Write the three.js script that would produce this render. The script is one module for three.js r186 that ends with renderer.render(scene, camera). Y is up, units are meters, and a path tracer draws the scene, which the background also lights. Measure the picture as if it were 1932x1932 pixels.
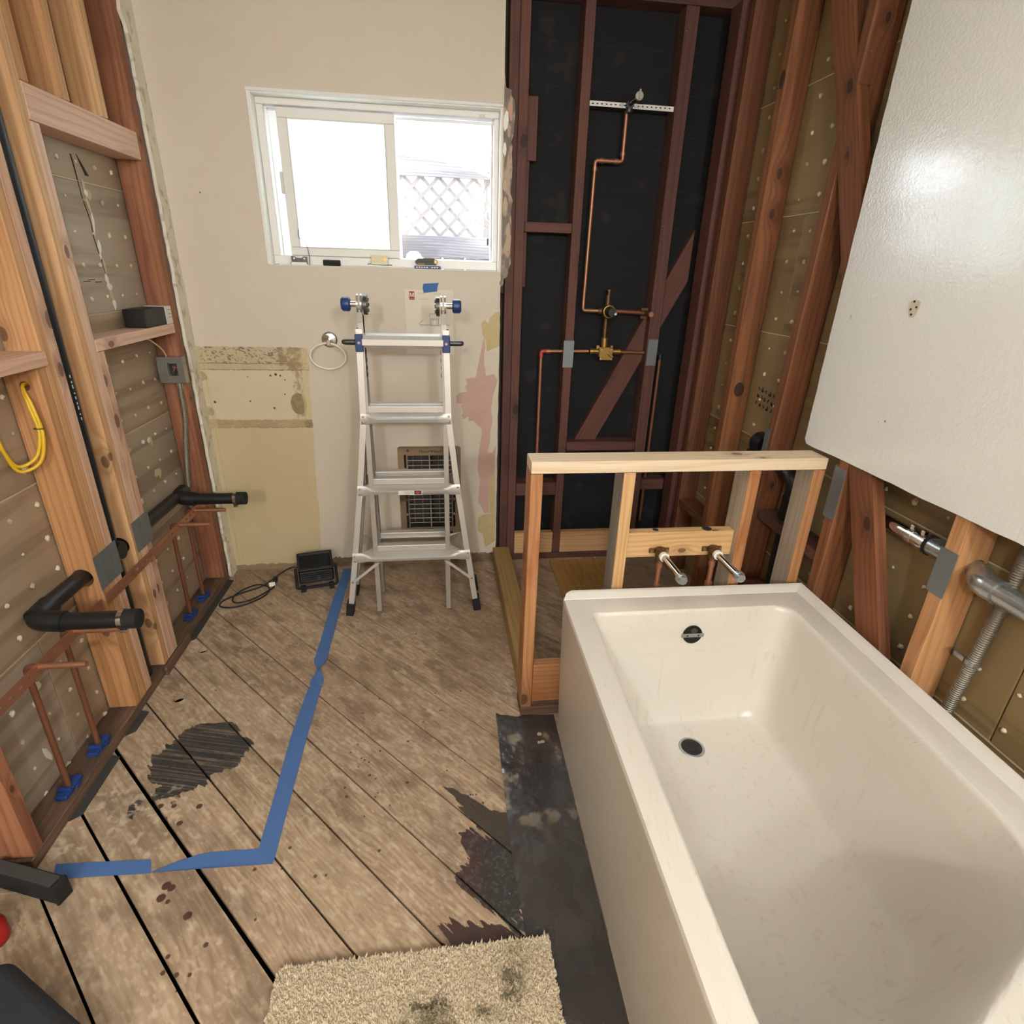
import * as THREE from 'three';
import { RoundedBoxGeometry } from 'three/addons/geometries/RoundedBoxGeometry.js';
import { mergeGeometries, mergeVertices, toCreasedNormals } from 'three/addons/utils/BufferGeometryUtils.js';
import { RectAreaLightUniformsLib } from 'three/addons/lights/RectAreaLightUniformsLib.js';
import { Brush, Evaluator, SUBTRACTION } from 'three-bvh-csg';

// ---------- camera, sky, exposure ----------
const scene = new THREE.Scene();
const camera = new THREE.PerspectiveCamera(84.46, 1, 0.05, 100);
camera.position.set(1.0654, 1.47, 2.7231);
camera.rotation.order = 'YXZ';
camera.rotation.set(-0.4048, -0.137, 0.0308);
scene.background = new THREE.Color().setRGB(0.86, 0.96, 1.05);
scene.backgroundIntensity = 9;
const renderer = new THREE.WebGLRenderer();
renderer.toneMapping = THREE.LinearToneMapping;
renderer.toneMappingExposure = 1.08;
renderer.shadowMap.enabled = true;
RectAreaLightUniformsLib.init();
const FILL_LAMP_COLOR = new THREE.Color().setRGB(0.94, 1.0, 1.05), FILL_LAMP_POWER = 4.0;  // added ceiling fill light, out of view
const FILL_LAMP_AT = [1.15, 2.44, 1.9], FILL_LAMP_SIZE = [0.75, 0.45];
{
  const l = new THREE.RectAreaLight(FILL_LAMP_COLOR, FILL_LAMP_POWER, FILL_LAMP_SIZE[0], FILL_LAMP_SIZE[1]);
  l.position.set(FILL_LAMP_AT[0], FILL_LAMP_AT[1] - 0.012, FILL_LAMP_AT[2]);
  l.rotation.x = -Math.PI / 2;                 // shines down
  l.name = 'fill_ceiling_glow';
  scene.add(l);
}
// two unseen globe lamps added behind the camera as frontal fill
const FILL_GLOBE_COLOR = new THREE.Color().setRGB(0.94, 1.0, 1.05), FILL_GLOBE_POWER = 6.8, FILL_GLOBES = [[0.55, 2.05, 4.50], [1.75, 2.05, 4.50]];
for (const p of FILL_GLOBES) {
  const l = new THREE.PointLight(FILL_GLOBE_COLOR, FILL_GLOBE_POWER, 0, 2);
  l.position.set(...p); l.castShadow = true; l.shadow.radius = 4; l.name = 'fill_globe_glow';
  scene.add(l);
}

// ---------- helpers ----------
const XR = 2.28;            // faces of the right-hand studs
const used = {};
function numbered(n) { used[n] = (used[n] ?? -1) + 1; return used[n] ? n + '_' + String(used[n]).padStart(3, '0') : n; }
function tag(o, label, category, group) { o.userData.label = label; o.userData.category = category; if (group) o.userData.group = group; return o; }
function mesh(name, geo, mat, parent, label) {
  const m = new THREE.Mesh(geo, mat); m.name = parent ? name : numbered(name);
  m.castShadow = m.receiveShadow = true;
  (parent ?? scene).add(m);
  if (label) m.userData.label = label;
  return m;
}
function thing(name, label, category, pos = [0, 0, 0], group) {
  const g = new THREE.Group(); g.name = numbered(name); g.position.set(...pos); scene.add(g);
  return tag(g, label, category, group);
}
function struct(o) { o.userData.kind = 'structure'; return o; }
function sgroup(name) { const g = new THREE.Group(); g.name = name; g.userData.kind = 'structure'; scene.add(g); return g; }
let seed = 7;
function rnd() { seed = (seed * 1664525 + 1013904223) >>> 0; return seed / 4294967296; }
const rr = (a, b) => a + (b - a) * rnd();
const clamp = (x, a, b) => Math.min(b, Math.max(a, x));
const ss = (a, b, x) => { const t = clamp((x - a) / (b - a), 0, 1); return t * t * (3 - 2 * t); };
function h2(x, y) { let h = Math.imul(x, 374761393) + Math.imul(y, 668265263) | 0; h = Math.imul(h ^ (h >>> 13), 1274126177); return ((h ^ (h >>> 16)) >>> 0) / 4294967296; }
const NT = new Float32Array(512 * 512); for (let j = 0; j < 512; j++) for (let i = 0; i < 512; i++) NT[j * 512 + i] = h2(i + 3, j + 11);
function vn(x, y) {
  const xi = Math.floor(x), yi = Math.floor(y), fx = x - xi, fy = y - yi, u = fx * fx * (3 - 2 * fx), v = fy * fy * (3 - 2 * fy);
  const x0 = xi & 511, x1 = (xi + 1) & 511, y0 = (yi & 511) << 9, y1 = ((yi + 1) & 511) << 9, a = NT[y0 + x0], b = NT[y0 + x1], c = NT[y1 + x0], d = NT[y1 + x1];
  return a + (b - a) * u + (c - a) * v + (a - b - c + d) * u * v;
}
function fbm(x, y, o = 4) { let s = 0, a = 0.5, n = 0; for (let i = 0; i < o; i++) { s += a * vn(x, y); n += a; x = x * 2.03 + 17.1; y = y * 2.03 + 9.7; a *= 0.5; } return s / n; }
const hex = (c) => [(c >> 16) & 255, (c >> 8) & 255, c & 255];
const mix3 = (a, b, t) => [a[0] + (b[0] - a[0]) * t, a[1] + (b[1] - a[1]) * t, a[2] + (b[2] - a[2]) * t];
function dataTex(w, h, fn, srgb = true, wrap = THREE.MirroredRepeatWrapping) {
  const d = new Uint8Array(w * h * 4);
  for (let j = 0; j < h; j++) for (let i = 0; i < w; i++) {
    const c = fn(i / w, j / h, i, j), k = (j * w + i) * 4;
    d[k] = clamp(c[0], 0, 255); d[k + 1] = clamp(c[1], 0, 255); d[k + 2] = clamp(c[2], 0, 255); d[k + 3] = c[3] ?? 255;
  }
  const t = new THREE.DataTexture(d, w, h, THREE.RGBAFormat);
  t.magFilter = THREE.LinearFilter; t.minFilter = THREE.LinearMipmapLinearFilter; t.generateMipmaps = true;
  t.wrapS = t.wrapT = wrap; if (srgb) t.colorSpace = THREE.SRGBColorSpace; t.needsUpdate = true;
  return t;
}
const grayTex = (w, h, fn) => dataTex(w, h, (u, v, i, j) => { const g = fn(u, v, i, j); return [g, g, g]; }, false);

// wood: one tile is 0.25 m across the grain, 1 m along it
function woodTex(sd, base, dark, o = {}) {
  const B = hex(base), D = hex(dark), K = [];
  let s = sd * 7919 + 13; const r = () => { s = (s * 1664525 + 1013904223) >>> 0; return s / 4294967296; };
  for (let i = 0; i < (o.knots ?? 2); i++) K.push([0.02 + r() * 0.21, 0.06 + r() * 0.88, 0.006 + r() * 0.010]);
  const rings = o.rings ?? 46, warp = o.warp ?? 3.5, st = o.stain ?? 0, S = hex(o.stainColor ?? 0x4a3320), P = hex(o.fleckColor ?? 0xd8cdb8), fl = o.fleck ?? 0;
  return dataTex(256, 1024, (u, v) => {
    const x = u * 0.25, y = v;
    let q = x * rings + warp * fbm(x * 9 + sd, y * 1.1 + sd * 3, 3);
    let kn = 0;
    for (const [kx, ky, kr] of K) {
      const dx = (x - kx) / kr, dy = (y - ky) / (kr * 1.7), d = Math.hypot(dx, dy);
      q += 2.4 * Math.exp(-d * 0.55) ; if (d < 1.15) kn = Math.max(kn, 1 - ss(0.75, 1.15, d) * 0.9);
      else if (d < 3.2) kn = Math.max(kn, 0.28 * (1 - ss(1.15, 3.2, d)));
    }
    const f = q - Math.floor(q), ring = ss(0.35, 0.85, f) * (1 - ss(0.86, 0.99, f));
    const fib = fbm(x * 420 + sd, y * 9, 2), bl = fbm(x * 7 + sd * 2, y * 2.2, 3);
    let t = (o.contrast ?? 1) * (0.34 * ring + 0.42 * (fib - 0.5) + 0.55 * (bl - 0.4)) + 0.12;
    let c = mix3(B, D, clamp(t, 0, 1.15));
    c = mix3(c, [D[0] * 0.55, D[1] * 0.5, D[2] * 0.5], kn * 0.75);
    if (st) c = mix3(c, S, st * ss(0.5, 0.72, fbm(x * 14 + sd * 5, y * 5 + 3, 4)));
    if (fl) { const w = vn(x * 260 + 31, y * 120 + sd); if (w > 1 - fl) c = mix3(c, P, 0.55); }
    return c;
  });
}
const std = (o) => new THREE.MeshStandardMaterial(o), phy = (o) => new THREE.MeshPhysicalMaterial(o);
const woodBump = grayTex(128, 512, (u, v) => 128 + 90 * (fbm(u * 60, v * 6, 2) - 0.5) + 60 * (fbm(u * 12, v * 3, 3) - 0.5));
const wood = (sd, b, d, o = {}) => std({ map: woodTex(sd, b, d, o), roughness: o.rough ?? 0.72, bumpMap: woodBump, bumpScale: o.bump ?? 0.0008 });
const W = {
  fir: [wood(1, 0xc99a6c, 0x9c6a42, { knots: 3 }), wood(2, 0xc39062, 0x95623a, { knots: 2, rings: 38 }), wood(3, 0xd0a679, 0xa8754a, { knots: 2, rings: 54 })],
  pink: [wood(4, 0xd8b49b, 0xb58870, { knots: 2 }), wood(5, 0xd0a98d, 0xaa7c60, { knots: 3, rings: 36 })],
  corner: [wood(6, 0xa87150, 0x74462f, { knots: 2, stain: 0.3, stainColor: 0x5d2e20 })],
  old: [wood(7, 0x85502f, 0x52301c, { knots: 3, fleck: 0.012 }), wood(8, 0x78492d, 0x482a1a, { knots: 2, fleck: 0.01 }), wood(9, 0x8f5a34, 0x5a341f, { knots: 2, rings: 34 })],
  red: [wood(10, 0x623c32, 0x3a241e, { knots: 1, fleck: 0.02, contrast: 0.7, stain: 0.3, stainColor: 0x35201b }), wood(11, 0x683f34, 0x3f2720, { knots: 1, fleck: 0.012, contrast: 0.7 })],
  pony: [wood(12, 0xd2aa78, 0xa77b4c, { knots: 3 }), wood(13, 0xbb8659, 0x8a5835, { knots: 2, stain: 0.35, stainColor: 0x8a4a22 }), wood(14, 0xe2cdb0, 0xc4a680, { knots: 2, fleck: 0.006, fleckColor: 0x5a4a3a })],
  grey: [wood(15, 0x9b8f80, 0x6f655a, { knots: 1, stain: 0.4, stainColor: 0x4d4a46 })],
  curb: [wood(16, 0xa98a56, 0x836436, { knots: 2, stain: 0.35, stainColor: 0x6d5634 })],
  plate: [wood(17, 0x755946, 0x4a382c, { knots: 1, stain: 0.5, stainColor: 0x40302a, fleck: 0.02 })],
  worn: [wood(19, 0xb7a48e, 0x8f7c68, { knots: 1, contrast: 0.8, stain: 0.25, stainColor: 0x7d6a58 })],
  ply: [wood(18, 0xae854a, 0x886131, { knots: 4, rings: 14, warp: 8 })],
};
function uvBox(g, axis, su = 0.25, sv = 1) {
  if (g.index) g = g.toNonIndexed();
  const p = g.attributes.position, uv = new Float32Array(p.count * 2), ou = rnd() * 3, ov = rnd() * 5;
  const A = new THREE.Vector3(), B = new THREE.Vector3(), C = new THREE.Vector3();
  for (let i = 0; i < p.count; i += 3) {
    A.fromBufferAttribute(p, i); B.fromBufferAttribute(p, i + 1); C.fromBufferAttribute(p, i + 2);
    const n = B.clone().sub(A).cross(C.clone().sub(A)), a = [Math.abs(n.x), Math.abs(n.y), Math.abs(n.z)], d = a.indexOf(Math.max(...a));
    let va = axis, ua; if (d === axis) { va = (axis + 1) % 3; ua = (axis + 2) % 3; } else ua = 3 - axis - d;
    [A, B, C].forEach((P, k) => { const q = [P.x, P.y, P.z]; uv[(i + k) * 2] = (q[ua] + d * 0.37) / su + ou; uv[(i + k) * 2 + 1] = q[va] / sv + ov; });
  }
  g.setAttribute('uv', new THREE.BufferAttribute(uv, 2));
  return g;
}
function rbox(w, h, d, r = 0.003, seg = 1) { const g = new RoundedBoxGeometry(w, h, d, seg, Math.min(r, w / 2.01, h / 2.01, d / 2.01)); return g.index ? g.toNonIndexed() : g; }
function bx(x0, x1, y0, y1, z0, z1, r = 0) { const g = r ? rbox(x1 - x0, y1 - y0, z1 - z0, r) : new THREE.BoxGeometry(x1 - x0, y1 - y0, z1 - z0).toNonIndexed(); g.translate((x0 + x1) / 2, (y0 + y1) / 2, (z0 + z1) / 2); return g; }
// a board of lumber between two corners
function lumber(name, [x0, x1, y0, y1, z0, z1], mat, parent, label, cat, group, r = 0.003) {
  const w = x1 - x0, h = y1 - y0, d = z1 - z0, L = [w, h, d], ax = L.indexOf(Math.max(...L));
  const m = mesh(name, uvBox(rbox(w, h, d, r), ax), mat, parent);
  m.position.set((x0 + x1) / 2, (y0 + y1) / 2, (z0 + z1) / 2);
  if (!parent) tag(m, label, cat, group); else if (label) m.userData.label = label;
  return m;
}
function merge(list) { return mergeGeometries(list.map((g) => { const k = g.index ? g.toNonIndexed() : g; for (const n of Object.keys(k.attributes)) if (!['position', 'normal', 'uv'].includes(n)) k.deleteAttribute(n); return k; })); }
function cyl(r0, r1, h, seg = 20, axis = 'y', at = [0, 0, 0]) {
  const g = new THREE.CylinderGeometry(r1, r0, h, seg); if (axis === 'x') g.rotateZ(-Math.PI / 2); if (axis === 'z') g.rotateX(Math.PI / 2);
  g.translate(...at); return g;
}
const V = (a) => new THREE.Vector3(...a);
// pipe through points with rounded corners
function pipe(pts, r, fil = 0.02, seg = 12) {
  const cp = new THREE.CurvePath(), P = pts.map(V); let at = P[0];
  for (let i = 1; i < P.length; i++) {
    if (i === P.length - 1) { cp.add(new THREE.LineCurve3(at, P[i])); break; }
    const f = Math.min(fil, P[i].distanceTo(P[i - 1]) * 0.45, P[i].distanceTo(P[i + 1]) * 0.45);
    const a = P[i].clone().add(P[i - 1].clone().sub(P[i]).setLength(f)), b = P[i].clone().add(P[i + 1].clone().sub(P[i]).setLength(f));
    cp.add(new THREE.LineCurve3(at, a)); cp.add(new THREE.QuadraticBezierCurve3(a, P[i], b)); at = b;
  }
  const list = [];
  for (const c of cp.curves) { const n = c.isLineCurve3 ? 1 : 7; list.push(new THREE.TubeGeometry(c, n, r, seg, false)); }
  for (const [p, q] of [[P[0], P[1]], [P[P.length - 1], P[P.length - 2]]]) {   // end caps
    const c = new THREE.CircleGeometry(r, seg); c.lookAt(p.clone().sub(q)); c.translate(p.x, p.y, p.z); list.push(c);
  }
  return merge(list);
}
function spline(pts, r, n = 60, seg = 8) { return new THREE.TubeGeometry(new THREE.CatmullRomCurve3(pts.map(V)), n, r, seg, false); }
function ribbed(pts, r, amp, pitch, seg = 14) {
  const c = new THREE.CatmullRomCurve3(pts.map(V)), L = c.getLength(), n = Math.round(L / pitch * 4), fr = c.computeFrenetFrames(n), pos = [], idx = [], uv = [];
  for (let i = 0; i <= n; i++) {
    const p = c.getPointAt(i / n), R = r + amp * [1, 0.2, -1, 0.2][i % 4];
    for (let j = 0; j <= seg; j++) { const a = j / seg * 6.28319, v = fr.normals[i].clone().multiplyScalar(Math.cos(a) * R).addScaledVector(fr.binormals[i], Math.sin(a) * R).add(p); pos.push(v.x, v.y, v.z); uv.push(j / seg, i / n * L); }
  }
  for (let i = 0; i < n; i++) for (let j = 0; j < seg; j++) { const a = i * (seg + 1) + j, b = a + seg + 1; idx.push(a, b, a + 1, b, b + 1, a + 1); }
  const g = new THREE.BufferGeometry(); g.setAttribute('position', new THREE.Float32BufferAttribute(pos, 3)); g.setAttribute('uv', new THREE.Float32BufferAttribute(uv, 2)); g.setIndex(idx); g.computeVertexNormals(); return g;
}
function lathe(prof, seg = 28) { return new THREE.LatheGeometry(prof.map(([x, y]) => new THREE.Vector2(x, y)), seg); }
// flat sheet with outline [[a,b]..] extruded by t; 'y': outline is x,z lying on a floor, 'z': outline is x,y on a wall facing +z
function sheet(out, t, plane = 'z', holes = []) {
  const s = new THREE.Shape(out.map(([a, b]) => new THREE.Vector2(a, plane === 'y' ? -b : b)));
  for (const h of holes) s.holes.push(new THREE.Path(h.map(([a, b]) => new THREE.Vector2(a, plane === 'y' ? -b : b))));
  const g = new THREE.ExtrudeGeometry(s, { depth: t, bevelEnabled: false });
  if (plane === 'y') g.rotateX(-Math.PI / 2);
  return g;
}
function canvasTex(w, h, draw, srgb = true) {
  const c = document.createElement('canvas'); c.width = w; c.height = h; const x = c.getContext('2d'); draw(x, w, h);
  const t = new THREE.CanvasTexture(c); if (srgb) t.colorSpace = THREE.SRGBColorSpace; t.magFilter = THREE.LinearFilter; return t;
}

// ---------- plain materials ----------
const metalScratch = grayTex(256, 256, (u, v) => 120 + 110 * (fbm(u * 4, v * 90, 3) - 0.5) + 40 * (vn(u * 120, v * 120) - 0.5));
const M = {
  abs: std({ color: 0x17181a, roughness: 0.42 }),
  copper: std({ color: 0xae7a5e, metalness: 0.7, roughness: 0.45 }),
  copperDull: std({ color: 0x85563f, metalness: 0.55, roughness: 0.55 }),
  brass: std({ color: 0xa8854a, metalness: 0.85, roughness: 0.38 }),
  brassDull: std({ color: 0x6e5338, metalness: 0.75, roughness: 0.5 }),
  chrome: std({ color: 0xd9dcdf, metalness: 1, roughness: 0.12 }),
  zinc: std({ color: 0xb4b8bb, metalness: 0.9, roughness: 0.34 }),
  alu: std({ color: 0xc9c4be, metalness: 0.55, roughness: 0.46 }),
  aluDark: std({ color: 0xa8a29a, metalness: 0.55, roughness: 0.5 }),
  galv: std({ color: 0xa7a8a6, metalness: 0.75, roughness: 0.45, roughnessMap: metalScratch }),
  flex: std({ color: 0x8f887b, metalness: 0.75, roughness: 0.5 }),
  plateGrey: std({ color: 0x7d8185, metalness: 0.6, roughness: 0.5 }),
  vinyl: std({ color: 0xe9e5df, roughness: 0.45 }),
  white: std({ color: 0xe8e4dc, roughness: 0.5 }),
  black: std({ color: 0x121214, roughness: 0.5 }),
  blackSoft: std({ color: 0x1c1c1e, roughness: 0.85 }),
  rubber: std({ color: 0x151515, roughness: 0.8 }),
  blue: std({ color: 0x22386f, roughness: 0.4 }),
  blueClip: std({ color: 0x1c3a78, roughness: 0.5 }),
  red: std({ color: 0xa3161c, roughness: 0.45 }),
  yellow: std({ color: 0xd8ad22, roughness: 0.45 }),
  cable: std({ color: 0xd6c28a, roughness: 0.5 }),
  cord: std({ color: 0x1a1816, roughness: 0.55 }),
  tanPlastic: std({ color: 0xd9cfae, roughness: 0.5 }),
  steelDark: std({ color: 0x55524e, metalness: 0.8, roughness: 0.4 }),
};

// ---------- floor: diagonal boards ----------
const TA = Math.tan(47.1 * Math.PI / 180), CA = Math.cos(47.1 * Math.PI / 180), SA = Math.sin(47.1 * Math.PI / 180);
const GAPS = [-2.62, -2.41, -2.195, -1.985, -1.77, -1.56, -1.345, -1.135, -0.92, -0.70, -0.489, -0.285, -0.068, 0.141, 0.351, 0.56, 0.766, 0.982, 1.197, 1.411, 1.617, 1.83, 2.04, 2.255, 2.47, 2.68, 2.9, 3.11, 3.32, 3.53, 3.74, 3.95, 4.16];
const GW = [2.5, 2.5, 2.5, 2.5, 2.5, 2.5, 2.5, 2.5, 4, 3, 3, 3, 3.5, 4, 4.5, 4.5, 5.5, 6, 12, 8, 6, 5];
const bbox = new Map();
const inPoly = (P, x, y) => { let B = bbox.get(P); if (!B) bbox.set(P, B = [Math.min(...P.map((p) => p[0])), Math.max(...P.map((p) => p[0])), Math.min(...P.map((p) => p[1])), Math.max(...P.map((p) => p[1]))]); if (x < B[0] || x > B[1] || y < B[2] || y > B[3]) return false; let c = false; for (let i = 0, j = P.length - 1; i < P.length; j = i++) if ((P[i][1] > y) !== (P[j][1] > y) && x < (P[j][0] - P[i][0]) * (y - P[i][1]) / (P[j][1] - P[i][1]) + P[i][0]) c = !c; return c; };
const PAINT = [[0.13, 1.235], [0.19, 1.14], [0.205, 1.105], [0.30, 1.10], [0.345, 1.115], [0.37, 1.16], [0.415, 1.20], [0.42, 1.25], [0.405, 1.30], [0.34, 1.335], [0.325, 1.37], [0.27, 1.40], [0.19, 1.415], [0.205, 1.36], [0.155, 1.33]];
const PAINT2 = [[0.135, 1.405], [0.165, 1.40], [0.19, 1.43], [0.17, 1.465], [0.15, 1.46]];
const WET = [[1.05, 1.445], [1.085, 1.455], [1.14, 1.505], [1.19, 1.545], [1.25, 1.555], [1.25, 1.70], [1.16, 1.60], [1.11, 1.54]];
const WET2 = [[1.10, 1.61], [1.135, 1.60], [1.16, 1.625], [1.25, 1.66], [1.25, 1.90], [1.19, 1.83], [1.15, 1.80], [1.12, 1.775], [1.085, 1.745], [1.08, 1.72], [1.115, 1.71], [1.11, 1.665]];
const WET3 = [[1.045, 1.83], [1.07, 1.835], [1.09, 1.85], [1.12, 1.845], [1.15, 1.86], [1.19, 1.855], [1.26, 1.90], [1.26, 1.96], [1.06, 1.96], [1.055, 1.89]];
const DROPS = []; { const s0 = seed; seed = 99; for (const [cx, cz, n, sp, r0, r1] of [[0.29, 1.45, 8, 0.06, 0.004, 0.009], [0.36, 1.70, 7, 0.07, 0.004, 0.011], [0.24, 1.30, 6, 0.05, 0.003, 0.008], [0.45, 1.88, 6, 0.05, 0.003, 0.006], [1.15, 1.50, 10, 0.03, 0.0015, 0.004], [0.83, 1.35, 8, 0.12, 0.002, 0.005], [0.75, 1.6, 14, 0.2, 0.002, 0.005], [0.95, 1.2, 12, 0.2, 0.002, 0.004], [0.55, 0.6, 14, 0.4, 0.002, 0.004], [0.9, 0.7, 14, 0.4, 0.002, 0.004]]) for (let i = 0; i < n; i++) DROPS.push([cx + rr(-sp, sp), cz + rr(-sp, sp), rr(r0, r1)]); seed = s0; }
const FT = 2.4, FN = 1500;                    // the floor texture covers 2.4 m x 2.4 m
const rough = new Uint8Array(FN * FN), dropMask = new Uint8Array(FN * FN);
for (const [dx, dz, dr] of DROPS) for (let j = Math.floor((dz - dr) / FT * FN); j <= (dz + dr) / FT * FN; j++) for (let i = Math.floor((dx - dr) / FT * FN); i <= (dx + dr) / FT * FN; i++) if (i >= 0 && j >= 0 && i < FN && j < FN && Math.hypot(i / FN * FT - dx, j / FN * FT - dz) < dr) dropMask[j * FN + i] = 1;
const floorMap = dataTex(FN, FN, (u, v, i, j) => {
  const x = u * FT, z = v * FT, c = z - x * TA, t = x * CA + z * SA, s = -x * SA + z * CA;
  if (z > 2.15 || (x > 1.6 && z > 1.3)) { rough[j * FN + i] = 200; return [150, 125, 98]; }          // under the mat and the tub
  let k = Math.max(0, Math.floor((c + 2.62) / 0.2125) - 1); while (k < GAPS.length && GAPS[k] < c) k++;
  const kk = k * 37.7;
  let c0 = mix3([158, 134, 110], [184, 161, 134], fbm(t * 1.3 + kk, s * 5 + kk, 3));
  c0 = mix3(c0, [[168, 143, 116], [160, 136, 106], [168, 140, 115], [156, 132, 107]][k % 4], 0.4);
  const q = s * 60 + 9 * fbm(t * 2.4 + kk, s * 9, 3), f = q - Math.floor(q), ring = ss(0.3, 0.8, f) * (1 - ss(0.84, 0.98, f));
  c0 = mix3(c0, [112, 84, 60], 0.27 * ring * ss(0.35, 0.6, fbm(t * 1.7 + 5, s * 3 + kk, 2)));
  c0 = mix3(c0, [104, 80, 60], 0.6 * (fbm(t * 14 + kk, s * 160, 2) - 0.45)); c0 = mix3(c0, [198, 178, 152], 0.5 * ss(0.55, 0.8, fbm(t * 60 + 4, s * 140, 2)));
  const dirt = fbm(t * 9 + 3, s * 26, 5); c0 = mix3(c0, [88, 70, 54], 0.36 * ss(0.5, 0.75, dirt));
  const wht = fbm(t * 26 + 50, s * 48, 4); c0 = mix3(c0, [206, 190, 166], 0.38 * ss(0.55, 0.78, wht));
  const big = fbm(x * 1.9 + 8, z * 1.9 + 2, 3); c0 = mix3(c0, [120, 92, 70], 0.3 * ss(0.5, 0.75, big));
  let ro = 205 + 60 * (dirt - 0.5);
  const jit = 0.016 * (fbm(x * 40, z * 40, 3) - 0.5), jit2 = 0.05 * (fbm(t * 10 + 9, s * 90, 3) - 0.5);
  if (inPoly(PAINT, x + jit + jit2, z + jit) || (inPoly(PAINT2, x + jit, z + jit) && fbm(x * 120, z * 120, 2) > 0.42)) {
    const sc = fbm((x + z * 0.25) * 5, (z - x * 0.25) * 330, 2); c0 = sc > 0.6 ? mix3(c0, [52, 48, 46], 0.55) : mix3([44, 41, 40], [64, 60, 57], fbm(x * 90, z * 90, 2)); ro = 170;
  }
  const w1 = inPoly(WET, x + jit + jit2, z + jit), w2 = inPoly(WET2, x + jit + jit2, z + jit - jit2), w3 = inPoly(WET3, x + jit + jit2, z + jit - jit2);
  if (w1) { c0 = mix3([74, 60, 44], [52, 44, 36], fbm(x * 30, z * 30, 3)); ro = 120; }
  if (w2) { c0 = mix3([62, 40, 34], [48, 45, 42], ss(1.12, 1.2, x)); c0 = mix3(c0, [92, 88, 82], 0.5 * ss(0.6, 0.8, vn(x * 160, z * 160))); ro = 70 + 110 * vn(x * 90, z * 90); }
  if (w3) { c0 = mix3([72, 42, 34], [54, 40, 32], fbm(x * 25, z * 25, 3)); ro = 110; }
  if (dropMask[j * FN + i]) { c0 = mix3(c0, [58, 36, 26], 0.8); ro = 140; }
  const sp = vn(x * 330 + 7, z * 330); if (sp > 0.985) c0 = [214, 204, 186];
  if (x < 0.3 && z > 1.35 && z < 1.62) { const p = fbm(x * 46 + 3, z * 46, 4); c0 = mix3(c0, [205, 192, 168], 0.5 * ss(0.56, 0.7, p)); }
  rough[j * FN + i] = clamp(ro, 20, 255);
  return c0;
}, true, THREE.ClampToEdgeWrapping);
const floorRough = dataTex(FN, FN, (u, v, i, j) => { const r = rough[j * FN + i]; return [r, r, r]; }, false, THREE.ClampToEdgeWrapping);
const floorBump = grayTex(512, 512, (u, v) => { const x = u * 0.6, z = v * 0.6, t = x * CA + z * SA, s = -x * SA + z * CA; return 128 + 110 * (fbm(t * 12, s * 160, 2) - 0.5) + 90 * (fbm(x * 40, z * 40, 3) - 0.5); });
floorBump.repeat.set(4, 4);
const floorMat = std({ map: floorMap, roughnessMap: floorRough, roughness: 1, bumpMap: floorBump, bumpScale: 0.0012 });
function clipHalf(P, f) { const o = []; for (let i = 0; i < P.length; i++) { const a = P[i], b = P[(i + 1) % P.length], fa = f(a), fb = f(b); if (fa >= 0) o.push(a); if ((fa >= 0) !== (fb >= 0)) { const t = fa / (fa - fb); o.push([a[0] + (b[0] - a[0]) * t, a[1] + (b[1] - a[1]) * t]); } } return o; }
const RX0 = -0.1, RX1 = XR + 0.1, RZ0 = -0.11, RZ1 = 4.7;
const floor = sgroup('floor');
const HOLES = [[0.084, 0.68, 0.019], [0.102, 0.966, 0.020]];
for (let k = 0; k < GAPS.length - 1; k++) {
  const g0 = (GW[k] ?? 4) / 2000 / CA, g1 = (GW[k + 1] ?? 4) / 2000 / CA;
  let P = [[RX0, RZ0], [RX1, RZ0], [RX1, RZ1], [RX0, RZ1]];
  P = clipHalf(P, ([x, z]) => z - x * TA - (GAPS[k] + g0)); if (P.length < 3) continue;
  P = clipHalf(P, ([x, z]) => (GAPS[k + 1] - g1) - (z - x * TA)); if (P.length < 3) continue;
  const cuts = ({ 14: [[0.355, 0.52]], 15: [[0.7, 0.2]] })[k];               // boards that end at a butt joint
  const pieces = [];
  if (k === 13) pieces.push(clipHalf(P, ([x, z]) => 0.395 - 0.003 - z), clipHalf(P, ([x, z]) => z - 0.395));
  else if (k === 15) pieces.push(clipHalf(P, ([x, z]) => 0.742 - 0.002 - z), clipHalf(P, ([x, z]) => z - 0.742));
  else pieces.push(P);
  for (const q of pieces) {
    if (q.length < 3) continue;
    const hs = HOLES.filter(([hx, hz]) => inPoly(q, hx, hz)).map(([hx, hz, r]) => Array.from({ length: 14 }, (_, i) => [hx + r * Math.cos(i / 14 * 6.283), hz + r * Math.sin(i / 14 * 6.283)]));
    const g = sheet(q, 0.018, 'y', hs); g.translate(0, -0.018 + rr(-0.0008, 0.0008), 0);
    const p = g.attributes.position, uv = g.attributes.uv; for (let i = 0; i < p.count; i++) uv.setXY(i, p.getX(i) / FT, p.getZ(i) / FT);
    mesh('floor_board', g, floorMat, floor);
  }
}
mesh('subfloor', bx(RX0, RX1, -0.16, -0.1, RZ0, RZ1), std({ color: 0x1a120d, roughness: 0.9 }), floor);

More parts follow.
